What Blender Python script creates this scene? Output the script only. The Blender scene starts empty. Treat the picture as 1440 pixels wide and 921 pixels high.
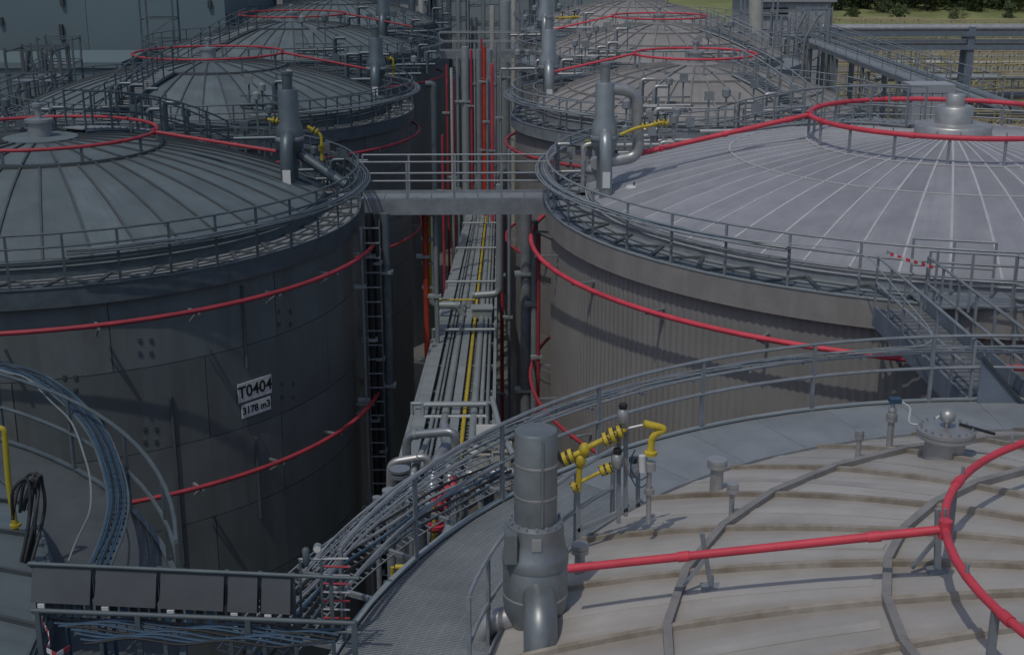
import bpy, math, random
from mathutils import Vector, Matrix
random.seed(7)
PI = math.pi; R = math.radians
sc = bpy.context.scene
COL = sc.collection

# ------------------------------------------------------------------ camera, sky, sun, exposure
CAM = Vector((0, 0, 23.5)); PITCH = 16.8; YAW = -1.2; FPX = 1900.0
cd = bpy.data.cameras.new('camera'); cam = bpy.data.objects.new('camera', cd); COL.objects.link(cam)
cd.sensor_width = 36; cd.lens = 36 * FPX / 1440; cd.clip_end = 3000; cd.clip_start = 0.2
cam.location = CAM; cam.rotation_euler = (R(90 - PITCH), 0, R(YAW)); sc.camera = cam
SUN_D = Vector((0.27, 0.45, -1.0)).normalized()          # direction the light travels
w = bpy.data.worlds.new('World'); sc.world = w; w.use_nodes = True
nt = w.node_tree; nt.nodes.clear()
sky = nt.nodes.new('ShaderNodeTexSky'); sky.sky_type = 'NISHITA'; sky.sun_disc = False
sky.sun_elevation = math.asin(-SUN_D.z)
sky.sun_rotation = math.atan2(-SUN_D.x, -SUN_D.y)
sky.air_density = 1.0; sky.dust_density = 2.0
bg = nt.nodes.new('ShaderNodeBackground'); bg.inputs[1].default_value = 0.13
ow = nt.nodes.new('ShaderNodeOutputWorld')
nt.links.new(sky.outputs[0], bg.inputs[0]); nt.links.new(bg.outputs[0], ow.inputs[0])
sl = bpy.data.lights.new('sun', 'SUN'); sl.energy = 2.3; sl.angle = R(0.8); sl.color = (1, .93, .82)
so = bpy.data.objects.new('sun', sl); COL.objects.link(so); so.location = (0, -20, 60)
so.rotation_euler = SUN_D.to_track_quat('-Z', 'Y').to_euler()
sc.view_settings.view_transform = 'Standard'; sc.view_settings.look = 'None'
sc.view_settings.exposure = -0.85; sc.view_settings.gamma = 1
sc.view_settings.use_curve_mapping = False

# ------------------------------------------------------------------ measuring helpers (photo pixel + real height or distance -> point)
_rot = cam.rotation_euler.to_matrix()
def ray(px, py):
    return _rot @ Vector(((px - 720) / FPX, -(py - 460.5) / FPX, -1))
def P(px, py, z):
    d = ray(px, py); return CAM + d * ((z - CAM.z) / d.z)
def PD(px, py, D):
    d = ray(px, py); return CAM + d * (D / d.y)

# ------------------------------------------------------------------ materials
def mat(name, col, rough=.55, metal=0.0, var=.25, scale=1.5, col2=None, bump=.0, bscale=40, streak=0.0, streakcol=(.09,.06,.04), edge=None, edgecol=(.2,.15,.1), edgew=.35, tone=.07, radial=False):
    m = bpy.data.materials.new(name); m.use_nodes = True
    n = m.node_tree.nodes; l = m.node_tree.links; b = n['Principled BSDF']
    tc = n.new('ShaderNodeTexCoord'); oi = n.new('ShaderNodeObjectInfo')
    off = n.new('ShaderNodeVectorMath'); off.operation = 'MULTIPLY_ADD'       # every piece gets its own stretch of the pattern
    rv = n.new('ShaderNodeCombineXYZ')
    for k_ in range(3): l.new(oi.outputs['Random'], rv.inputs[k_])
    l.new(rv.outputs[0], off.inputs[0]); off.inputs[1].default_value = (41, 67, 23); l.new(tc.outputs['Object'], off.inputs[2])
    vec = off.outputs[0]
    no = n.new('ShaderNodeTexNoise'); no.inputs['Scale'].default_value = scale; no.inputs['Detail'].default_value = 7
    no.inputs['Roughness'].default_value = .65
    l.new(vec, no.inputs['Vector'])
    cr = n.new('ShaderNodeValToRGB')
    c2 = col2 or tuple(c * (1 - var) for c in col); c1 = tuple(min(1, c * (1 + var * .6)) for c in col)
    cr.color_ramp.elements[0].color = (*c2, 1); cr.color_ramp.elements[0].position = .3
    cr.color_ramp.elements[1].color = (*c1, 1); cr.color_ramp.elements[1].position = .7
    l.new(no.outputs['Fac'], cr.inputs[0]); out = cr.outputs[0]
    hv = n.new('ShaderNodeHueSaturation')
    mr = n.new('ShaderNodeMapRange'); mr.inputs[3].default_value = 1-tone; mr.inputs[4].default_value = 1+tone
    l.new(oi.outputs['Random'], mr.inputs[0]); l.new(mr.outputs[0], hv.inputs['Value']); l.new(out, hv.inputs['Color']); out = hv.outputs[0]
    if streak > 0:
        mp = n.new('ShaderNodeMapping'); mp.inputs['Scale'].default_value = (.3, 4.5, .3) if radial else (1.3, 1.3, .12)
        n2 = n.new('ShaderNodeTexNoise'); n2.inputs['Scale'].default_value = 1.6; n2.inputs['Detail'].default_value = 8
        l.new(vec, mp.inputs[0]); l.new(mp.outputs[0], n2.inputs['Vector'])
        r2 = n.new('ShaderNodeMapRange'); r2.inputs[1].default_value = .48; r2.inputs[2].default_value = .75; r2.inputs[4].default_value = streak
        l.new(n2.outputs['Fac'], r2.inputs[0])
        mx = n.new('ShaderNodeMix'); mx.data_type = 'RGBA'
        l.new(r2.outputs[0], mx.inputs[0]); l.new(out, mx.inputs[6]); mx.inputs[7].default_value = (*streakcol, 1); out = mx.outputs[2]
    if edge:                                       # dirt that gathers along the joints of a sector plate
        sx = n.new('ShaderNodeSeparateXYZ'); l.new(tc.outputs['Object'], sx.inputs[0])
        at = n.new('ShaderNodeMath'); at.operation = 'ARCTAN2'; l.new(sx.outputs[1], at.inputs[0]); l.new(sx.outputs[0], at.inputs[1])
        ab = n.new('ShaderNodeMath'); ab.operation = 'ABSOLUTE'; l.new(at.outputs[0], ab.inputs[0])
        n4 = n.new('ShaderNodeTexNoise'); n4.inputs['Scale'].default_value = 1.1; n4.inputs['Detail'].default_value = 6; l.new(vec, n4.inputs['Vector'])
        ad = n.new('ShaderNodeMath'); ad.operation = 'MULTIPLY_ADD'; l.new(n4.outputs['Fac'], ad.inputs[0]); ad.inputs[1].default_value = edge*.9; l.new(ab.outputs[0], ad.inputs[2])
        r4 = n.new('ShaderNodeMapRange'); r4.inputs[1].default_value = edge*(1.45-edgew); r4.inputs[2].default_value = edge*1.55; r4.inputs[4].default_value = .5
        l.new(ad.outputs[0], r4.inputs[0])
        m4 = n.new('ShaderNodeMix'); m4.data_type = 'RGBA'; l.new(r4.outputs[0], m4.inputs[0]); l.new(out, m4.inputs[6]); m4.inputs[7].default_value = (*edgecol, 1); out = m4.outputs[2]
    l.new(out, b.inputs['Base Color'])
    rr = n.new('ShaderNodeMapRange'); rr.inputs[3].default_value = rough - .1; rr.inputs[4].default_value = rough + .15
    l.new(no.outputs['Fac'], rr.inputs[0]); l.new(rr.outputs[0], b.inputs['Roughness'])
    b.inputs['Metallic'].default_value = metal
    if bump:
        n3 = n.new('ShaderNodeTexNoise'); n3.inputs['Scale'].default_value = bscale; n3.inputs['Detail'].default_value = 4
        l.new(tc.outputs['Object'], n3.inputs['Vector'])
        bp = n.new('ShaderNodeBump'); bp.inputs['Strength'].default_value = bump; bp.inputs['Distance'].default_value = .02
        l.new(n3.outputs['Fac'], bp.inputs['Height']); l.new(bp.outputs[0], b.inputs['Normal'])
    return m
M = {}
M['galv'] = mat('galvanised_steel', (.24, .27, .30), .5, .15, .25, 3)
M['galv_dark'] = mat('darkened_galvanised_steel', (.095, .125, .145), .55, .15, .25, 3)  # darker copy of the galvanised steel; left-side darkening put into the colour
M['galv_floor'] = mat('galvanised_floor_plate', (.235, .265, .29), .55, .1, .2, 1.2, bump=.2, bscale=60, tone=.03)
M['grating'] = mat('serrated_grating', (.17, .19, .21), .6, .2, .3, 6, bump=.6, bscale=90)
M['bluesteel'] = mat('blue_grey_painted_steel', (.15, .19, .24), .5, 0, .2, 2)
M['stainless'] = mat('brushed_stainless', (.42, .43, .44), .38, .55, .2, 3)
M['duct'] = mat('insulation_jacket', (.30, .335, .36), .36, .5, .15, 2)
M['duct_mid'] = mat('scuffed_darkened_jacket', (.235, .265, .285), .4, .5, .22, 2.5, streak=.4, streakcol=(.13, .145, .15))  # scuffed jacket, its colour lowered to carry the darkening towards the left
M['duct_dark'] = mat('darkened_insulation_jacket', (.12, .155, .18), .42, .45, .2, 2)  # dark jacket copy for left vents, the darkening is in the colour
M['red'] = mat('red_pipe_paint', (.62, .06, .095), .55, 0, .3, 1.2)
M['red_dull'] = mat('dull_red_pipe_paint', (.36, .04, .06), .55, 0, .25, 2)  # darker, duller red than the bright pipe red
M['orange'] = mat('orange_red_pipe_paint', (.42, .055, .03), .55, 0, .3, 2)
M['yellow'] = mat('yellow_gas_paint', (.52, .40, .035), .5, 0, .35, 9)
M['yellow_dull'] = mat('dull_yellow_paint', (.36, .30, .03), .5, 0, .2, 6)  # same yellow hue in a lower tone
M['darkened_shell'] = mat('darkened_tank_paint', (.135, .162, .172), .5, 0, .14, .8, streak=.6, streakcol=(.095, .097, .09), tone=.1)  # tank colour darkened and blued to carry the dark gradient at left
M['darkened_roof'] = mat('darkened_roof_plate', (.115, .15, .165), .55, 0, .2, 1.2, streak=.5, streakcol=(.085, .1, .105), radial=True, tone=.12)  # roof plates darkened likewise, left gradient painted into them
M['slate_rib'] = mat('dark_roof_rib', (.07, .085, .095), .6, 0, .2, 2)
M['taupe_shell'] = mat('taupe_cladding', (.27, .266, .262), .5, .1, .12, .6, streak=.5, streakcol=(.215, .205, .2))
M['mauve_roof'] = mat('lilac_grey_roof_sheet', (.275, .287, .318), .5, .0, .16, 1.1, streak=.5, streakcol=(.22, .23, .265), radial=True, tone=.1, edge=PI/60, edgecol=(.36, .37, .40), edgew=.25)
M['seam'] = mat('pale_seam_strip', (.49, .50, .53), .5, .1, .1, 3)
M['beige_roof'] = mat('weathered_beige_roof_plate', (.385, .378, .365), .55, 0, .12, 1.3, col2=(.32, .313, .30), bump=.1, bscale=8, streak=.35, streakcol=(.27, .245, .21), radial=True, tone=.1, edge=PI/32, edgecol=(.22, .18, .135), edgew=.5)
M['beige_rib'] = mat('stained_roof_rib', (.30, .28, .25), .65, 0, .35, 3, col2=(.19, .155, .115))
M['grey_rib'] = mat('grey_flat_bar', (.24, .24, .24), .6, 0, .25, 3)
M['grey_roof'] = mat('grey_roof_plate', (.27, .27, .27), .6, 0, .15, 1.2, streak=.5, streakcol=(.18, .17, .15), radial=True, tone=.12)
M['tray'] = mat('tray_cover_sheet', (.30, .345, .36), .45, .25, .15, 1.2)
M['tray_dim'] = mat('dull_tray_cover_sheet', (.24, .275, .29), .5, .2, .15, 1.2)
M['pale'] = mat('pale_lagging', (.46, .47, .44), .5, .1, .12, 2)
M['dark'] = mat('black_rubber', (.022, .026, .03), .6, 0, .3, 5)
M['panel'] = mat('charcoal_hood', (.05, .062, .075), .5, 0, .15, 3)
M['blue'] = mat('blue_cable_sheath', (.035, .08, .14), .5, 0, .25, 8)
M['white'] = mat('white_plate', (.62, .65, .66), .5, 0, .06, 5)
M['ink'] = mat('black_lettering', (.012, .012, .014), .6, 0, .1, 5)
M['clad_darkened'] = mat('darkened_blue_cladding', (.125, .18, .205), .5, 0, .06, .15)  # shed blue darkened, the left-side gradient is painted into it
M['clad_pale'] = mat('pale_grey_cladding', (.33, .36, .39), .5, 0, .06, .15)
M['clad_mid'] = mat('mid_grey_cladding', (.22, .27, .29), .5, 0, .06, .15)
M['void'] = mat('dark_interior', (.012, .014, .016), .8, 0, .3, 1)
M['ground'] = mat('yard_concrete', (.13, .13, .125), .85, 0, .35, .12, bump=.3, bscale=6)
M['gravel'] = mat('tan_gravel', (.20, .188, .165), .9, 0, .5, .05, bump=.4, bscale=4)
M['grass'] = mat('rough_grass', (.19, .20, .085), .9, 0, .5, .05, col2=(.09, .125, .04), bump=.6, bscale=2)
M['leaf'] = mat('leaf_green', (.085, .12, .045), .7, 0, .45, .6)
M['bark'] = mat('tree_bark', (.08, .06, .045), .9, 0, .3, 3)
M['scaf'] = mat('yellowed_scaffold_tube', (.40, .36, .21), .55, .1, .2, 2)
M['timber'] = mat('scaffold_board', (.32, .27, .19), .8, 0, .3, 3)
M['fascia_taupe'] = mat('taupe_fascia', (.29, .285, .28), .5, .1, .15, 2, streak=.4, streakcol=(.19, .18, .17))
M['tan'] = mat('tan_box', (.32, .26, .16), .7, 0, .15, 2)

# ------------------------------------------------------------------ mesh builder
ORG = {}
def org(o): return ORG.get(o.name, Vector((0, 0, 0))) if o else Vector((0, 0, 0))
class MB:
    def __init__(s): s.v = []; s.f = []; s.sm = []
    def add(s, vs, fs, smooth=False):
        b = len(s.v); s.v += [tuple(v) for v in vs]; s.f += [tuple(i + b for i in f) for f in fs]; s.sm += [smooth] * len(fs); return s
    def box(s, a, b):
        x0, y0, z0 = a; x1, y1, z1 = b
        return s.add([(x0,y0,z0),(x1,y0,z0),(x1,y1,z0),(x0,y1,z0),(x0,y0,z1),(x1,y0,z1),(x1,y1,z1),(x0,y1,z1)],
              [(0,3,2,1),(4,5,6,7),(0,1,5,4),(1,2,6,5),(2,3,7,6),(3,0,4,7)])
    def bar(s, p, q, wd, h, up=Vector((0,0,1))):
        p = Vector(p); q = Vector(q); d = (q - p).normalized()
        if abs(d.dot(up)) > .99: up = Vector((0,1,0))
        sx = d.cross(up).normalized() * wd / 2; uz = sx.cross(d).normalized() * h / 2
        vs = [p-sx-uz, p+sx-uz, p+sx+uz, p-sx+uz, q-sx-uz, q+sx-uz, q+sx+uz, q-sx+uz]
        return s.add(vs, [(0,1,2,3),(7,6,5,4),(0,4,5,1),(1,5,6,2),(2,6,7,3),(3,7,4,0)])
    def tube(s, pts, r, n=8, closed=False, cap=True):
        pts = [Vector(p) for p in pts]; N = len(pts); vs = []; prev = None
        rs = r if isinstance(r, (list, tuple)) else [r] * N
        for i, p in enumerate(pts):
            if closed: d = pts[(i+1) % N] - pts[i-1]
            else: d = pts[min(i+1, N-1)] - pts[max(i-1, 0)]
            d.normalize()
            if prev is None:
                u = Vector((0,0,1)) if abs(d.z) < .95 else Vector((1,0,0))
                a = d.cross(u).normalized()
            else:
                a = prev - d * prev.dot(d)
                a = a.normalized() if a.length > 1e-6 else d.orthogonal().normalized()
            prev = a; b = d.cross(a)
            for k in range(n):
                t = 2*PI*k/n; vs.append(p + (a*math.cos(t) + b*math.sin(t)) * rs[i])
        fs = []
        for i in range(N if closed else N-1):
            j = (i+1) % N
            for k in range(n): fs.append((i*n+k, i*n+(k+1)%n, j*n+(k+1)%n, j*n+k))
        b0 = len(s.v); s.add(vs, fs, True)
        if cap and not closed:
            s.f.append(tuple(b0 + k for k in reversed(range(n)))); s.f.append(tuple(b0 + (N-1)*n + k for k in range(n))); s.sm += [False, False]
        return s
    def lathe(s, prof, c=(0,0,0), n=24, smooth=True):
        c = Vector(c); vs = []; fs = []
        for (r, z) in prof:
            for k in range(n): t = 2*PI*k/n; vs.append((c.x + r*math.cos(t), c.y + r*math.sin(t), c.z + z))
        for i in range(len(prof)-1):
            for k in range(n): fs.append((i*n+k, i*n+(k+1)%n, (i+1)*n+(k+1)%n, (i+1)*n+k))
        s.add(vs, fs, False)
        b0 = len(s.v) - len(vs)
        s.f.append(tuple(b0 + k for k in reversed(range(n)))); s.f.append(tuple(b0 + (len(prof)-1)*n + k for k in range(n))); s.sm += [False, False]
        # smooth walls only where the profile is steep or gently curved
        if smooth:
            m = len(fs); start = len(s.sm) - 2 - m
            for i in range(m): s.sm[start + i] = True
        return s
    def arcband(s, c, r0, r1, z0, z1, a0, a1, n, zf=None):
        """solid annular sector; zf(r) may raise the top and bottom with radius"""
        c = Vector(c); vs = []; fs = []
        full = abs(a1 - a0) > 2*PI - 1e-4; m = n if full else n + 1
        for i in range(m):
            t = a0 + (a1-a0)*i/n; co, si = math.cos(t), math.sin(t)
            for (r, z) in ((r0, z0), (r1, z0), (r1, z1), (r0, z1)):
                vs.append((c.x + r*co, c.y + r*si, c.z + z + (zf(r) if zf else 0)))
        for i in range(n):
            j = (i+1) % m
            for k in range(4): fs.append((i*4+k, j*4+k, j*4+(k+1)%4, i*4+(k+1)%4))
        if not full: fs += [(3,2,1,0), (n*4, n*4+1, n*4+2, n*4+3)]
        return s.add(vs, fs)
    def mesh(s, name, m):
        me = bpy.data.meshes.new(name); me.from_pydata(s.v, [], s.f); me.polygons.foreach_set('use_smooth', s.sm)
        if any(s.sm) :
            me.update()
            try: me.set_sharp_from_angle(angle=R(52))
            except Exception: pass
        me.materials.append(M[m]); me.update(); return me
    def build(s, name, m, parent=None, base=None):
        o0 = org(parent) if parent else Vector(base or (0,0,0))
        if o0.length: s.v = [tuple(Vector(v) - o0) for v in s.v]
        me = s.mesh(name, m); o = bpy.data.objects.new(name, me); COL.objects.link(o)
        if parent: o.parent = parent; ORG[o.name] = o0
        else: o.location = o0; ORG[o.name] = o0
        return o
def tag(o, label, cat, group=None):
    o['label'] = label; o['category'] = cat
    if group: o['group'] = group
    return o
def thing(name, label, cat, loc=(0,0,0), group=None):
    o = bpy.data.objects.new(name, None); COL.objects.link(o); o.location = loc; o.empty_display_size = .2
    ORG[o.name] = Vector(loc); return tag(o, label, cat, group)
def inst(name, me, parent, loc, rz=0, ry=0, rx=0, scale=None):
    """a part sharing mesh data; loc is a world position"""
    o = bpy.data.objects.new(name, me); COL.objects.link(o); o.parent = parent
    o.location = Vector(loc) - org(parent); o.rotation_euler = (rx, ry, rz)
    if scale: o.scale = scale
    ORG[o.name] = org(parent); return o
def pol(c, r, a, z): return Vector((c[0] + r*math.cos(a), c[1] + r*math.sin(a), z))
def arc(c, r, z, a0, a1, n): return [pol(c, r, a0 + (a1-a0)*i/n, z) for i in range(n+1)]
def circ(c, r, z, n): return [pol(c, r, 2*PI*i/n, z) for i in range(n)]
def bend(pts, rad=.25, n=5):
    """round the inner corners of a polyline"""
    pts = [Vector(p) for p in pts]; out = [pts[0]]
    for i in range(1, len(pts)-1):
        a, b, c = pts[i-1], pts[i], pts[i+1]
        d1 = (a-b); d2 = (c-b); k = min(rad, d1.length*.45, d2.length*.45)
        p0 = b + d1.normalized()*k; p2 = b + d2.normalized()*k
        for j in range(n+1):
            t = j/n; out.append(p0*(1-t)**2 + b*2*t*(1-t) + p2*t*t)
    out.append(pts[-1]); return out

# shared little meshes
POST = {}
def post_mesh(m, h=1.1, low=.0, wd=.055):
    k = (m, h, low, wd)
    if k not in POST:
        b = MB(); b.box((-wd/2, -wd*.35, -low), (wd/2, wd*.35, h)); POST[k] = b.mesh('post', m)
    return POST[k]
def rail_ring(t, c, r, z, a0, a1, n, m, h=1.1, low=.18, full=False, rr=.027, seg=None, extra=False):
    pm = post_mesh(m, h, low)
    for i in range(n if full else n+1):
        a = a0 + (a1-a0)*i/n; inst('post', pm, t, pol(c, r, a, z), a + PI/2)
    sg = seg or max(12, int(abs(a1-a0)*r/.5))
    for nm, hz in (('top_rail', h), ('knee_rail', h*.52)) + ((('mid_rail', h*.76),) if extra else ()):
        b = MB()
        if full: b.tube(circ(c, r, z+hz, sg), rr, 6, closed=True)
        else: b.tube(arc(c, r, z+hz, a0, a1, sg), rr, 6)
        b.build(nm, m, t)
def rail_line(t, p, q, n, m, h=1.1, low=.1, rr=.027):
    p = Vector(p); q = Vector(q); pm = post_mesh(m, h, low); d = q-p; a = math.atan2(d.y, d.x)
    for i in range(n+1): inst('post', pm, t, p + d*i/n, a)
    up = Vector((0,0,1))
    for nm, hz in (('top_rail', h), ('knee_rail', h*.52)):
        MB().tube([p+up*hz, q+up*hz], rr, 6).build(nm, m, t)

# ------------------------------------------------------------------ ground and far setting
def struct(o): o['kind'] = 'structure'; return o
g = MB(); g.box((-900, -60, -1), (900, 1600, 0)); struct(g.build('ground', 'ground'))
g = MB(); g.box((24, 100, .002), (400, 300, .03)); struct(g.build('gravel_yard', 'gravel'))
# grass bank rising to the wood
b = MB(); nx, ny = 60, 24; vs = []; fs = []
for j in range(ny+1):
    for i in range(nx+1):
        x = -40 + 400*i/nx; y = 262 + 400*j/ny
        z = .04 + 9*min(1, max(0, (y-300)/140))**1.3 + random.uniform(-.15, .35)*(j > 0)
        vs.append((x, y, z))
for j in range(ny):
    for i in range(nx): a = j*(nx+1)+i; fs.append((a, a+1, a+nx+2, a+nx+1))
b.add(vs, fs, True); struct(b.build('grass_bank', 'grass'))

# trees on the bank
LEAF = []
for kind in range(3):
    rnd = random.Random(20+kind); lb = MB(); clumps = []
    for k in range(26):
        a = rnd.uniform(0, 2*PI); rr = rnd.uniform(.0, 3.6)*(.8+.2*kind); hz = rnd.uniform(1.0, 7.5)
        rr *= math.sin(min(PI, .35 + hz/8.6*2.5)) + .15
        clumps.append(Vector((rr*math.cos(a), rr*math.sin(a), hz)))
    for c in clumps:
        cr = rnd.uniform(.7, 1.5)
        for q in range(70):
            d = Vector((rnd.gauss(0,1), rnd.gauss(0,1), rnd.gauss(0,.8))).normalized()*cr*rnd.uniform(.55, 1.1)
            p = c + d; s_ = rnd.uniform(.14, .34)
            n1 = Vector((rnd.gauss(0,1), rnd.gauss(0,1), rnd.gauss(0,1))).normalized()*s_
            n2 = n1.orthogonal().normalized()*s_*.7
            lb.add([p-n1, p+n2, p+n1, p-n2], [(0,1,2,3)])
    tb = MB(); tb.tube([(0,0,0),(.1,0,2),(.0,.1,4.6)], [.3,.22,.08], 7)
    for k in range(5):
        a = k*1.27; tb.tube([(0,0,1.6+.5*k),(1.3*math.cos(a),1.3*math.sin(a),3.0+.6*k)], [.12,.04], 5)
    LEAF.append((lb.mesh('crown', 'leaf'), tb.mesh('trunk', 'bark')))
wood = [(1168 + 13.2*i, 340 + 26*((i*7) % 5)/5, .85 + .45*((i*3) % 4)/4) for i in range(22)] + [(1262, 322, .4), (1344, 318, .36), (1418, 326, .42), (1200, 320, .35)]
ORD = 'first second third fourth fifth sixth seventh eighth ninth tenth eleventh'.split()
size_word = lambda v: 'tall' if v > 1.1 else ('middling' if v > .9 else ('low' if v > .5 else 'small'))
for i, (px, D, sz) in enumerate(wood):
    x = PD(px, 30, D).x; z = 9*min(1, max(0, (D-300)/140))**1.3
    if i < 22: lab = 'dark green %s broadleaf tree, %s from the %s end of the far wood' % (size_word(sz), ORD[i if i < 11 else 21-i], 'left' if i < 11 else 'right')
    else: lab = ['small round bush on the meadow left of the middle', 'small round bush on the meadow above the bridge post', 'small round bush on the meadow near the right edge', 'small round bush on the meadow beside the switch house'][i-22]
    t = thing('broadleaf_tree' if i < 22 else 'meadow_bush', lab, 'tree' if i < 22 else 'bush', (x, D, z), 'trees on the bank beyond the works' if i < 22 else 'bushes on the meadow')
    lm, tm = LEAF[i % 3]
    inst('crown', lm, t, (x, D, z - (1.2*sz)), i*1.1, scale=(sz*1.5, sz*1.5, sz*1.35)); inst('trunk', tm, t, (x, D, z-.2), i*.7, scale=(sz, sz, sz))
# ------------------------------------------------------------------ buildings
def building(name, label, x0, x1, y0, y1, z0, z1, m, roofm='clad_mid', npan=10, sun_over=.4):
    t = thing(name, label, 'building', ((x0+x1)/2, y0, 0))
    wdt = (x1-x0)/npan; pm = MB().box((0, -.06, z0), (wdt-.03, 0, z1)).mesh('cladding_panel', m)
    MB().box((x0, y0+.02, z0), (x1, y1, z1-.02)).build('wall', m, t)
    for i in range(npan): inst('cladding_panel', pm, t, (x0+i*wdt, y0, 0))
    MB().box((x0-sun_over, y0-sun_over, z1), (x1+sun_over, y1, z1+.35)).build('roof', roofm, t)
    return t
bx1 = PD(318, 30, 96).x
t = building('storage_shed', 'large slate blue clad shed raised above a dark open bay at upper left', -75, bx1, 96, 120, PD(100, 73, 96).z, 32, 'clad_darkened', npan=6)
zb = PD(100, 73, 96).z
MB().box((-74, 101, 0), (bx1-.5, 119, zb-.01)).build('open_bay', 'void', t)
for i in range(10):
    x = -70 + i*(bx1+69)/9.3; MB().box((x-.2, 96.3, 0), (x+.2, 96.7, zb)).build('column', 'galv_dark', t)
for px, py, h in ((87, 46, 1.1), (87, -4, 1.2), (295, 6, .5), (2, 30, .5)):
    p = PD(px, py, 95.9); MB().box((p.x-.12, 95.7, p.z-h/2), (p.x+.12, 95.93, p.z+h/2)).build('wall_vent', 'panel', t)
t = building('process_hall', 'pale grey hall behind the upper left tanks with a flat roof edge', bx1+.8, PD(600, 10, 118).x, 118, 140, 0, PD(450, -6, 118).z, 'clad_pale', npan=9)
t = building('switch_house', 'grey clad house with one wide dark window beyond the tanks at upper right', PD(1064, 20, 150).x, PD(1168, 20, 150).x, 150, 165, 0, PD(1100, 3, 150).z, 'clad_pale', 'clad_pale', 8, .5)
p0 = PD(1071, 21, 149.9); p1 = PD(1108, 11, 149.9)
wn = MB().box((p0.x, 149.75, p0.z), (p1.x, 149.92, p1.z)).build('window', 'void', t)
MB().box((p0.x-.1, 149.7, p0.z-.15), (p1.x+.1, 149.9, p0.z-.01)).build('sill', 'clad_mid', wn)
t = building('plant_cabin', 'plain pale cabin behind the grey finial of the lilac grey dome', PD(1283, 130, 58).x, PD(1340, 130, 58).x, 58, 59.3, 0, PD(1300, 131, 58).z, 'clad_pale', 'clad_pale', 4, .08)

# ------------------------------------------------------------------ tanks
def cap(r, rise, zE):
    Rs = (r*r + rise*rise)/(2*rise); return lambda q: zE + rise - (Rs - math.sqrt(max(0, Rs*Rs - q*q)))
def sector(zf, r0, r1, half, th, m, nr=6, na=2, gap=.0, lift=0):
    """one curved roof plate around angle zero"""
    b = MB(); vs = []; fs = []
    for lay in (0, 1):
        for i in range(nr+1):
            q = r0 + (r1-r0)*i/nr; g_ = gap/max(q, .3)
            for k in range(na+1):
                a = -(half-g_) + 2*(half-g_)*k/na
                vs.append((q*math.cos(a), q*math.sin(a), zf(q) + lift - (th if lay else 0)))
    W = na+1; L = (nr+1)*W
    for i in range(nr):
        for k in range(na):
            a = i*W+k; fs.append((a, a+W, a+W+1, a+1)); fs.append((L+a, L+a+1, L+a+W+1, L+a+W))
    for i in range(nr): fs += [(i*W, L+i*W, L+(i+1)*W, (i+1)*W), (i*W+na, (i+1)*W+na, L+(i+1)*W+na, L+i*W+na)]
    for k in range(na): fs += [(k, k+1, L+k+1, L+k), (nr*W+k, L+nr*W+k, L+nr*W+k+1, nr*W+k+1)]
    b.add(vs, fs, True); return b.mesh('roof_plate', m)
def radial(zf, r0, r1, wd, h, m, nr=8, sink=.03):
    b = MB(); pts = [(r0 + (r1-r0)*i/nr) for i in range(nr+1)]; vs = []; fs = []
    for q in pts:
        z = zf(q); vs += [(q,-wd/2,z-sink),(q,wd/2,z-sink),(q,wd/2,z+h),(q,-wd/2,z+h)]
    for i in range(nr):
        for k in range(4): fs.append((i*4+k, i*4+(k+1)%4, i*4+4+(k+1)%4, i*4+4+k))
    fs += [(3,2,1,0), tuple(nr*4+k for k in range(4))]
    b.add(vs, fs); return b.mesh('rib', m)
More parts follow.
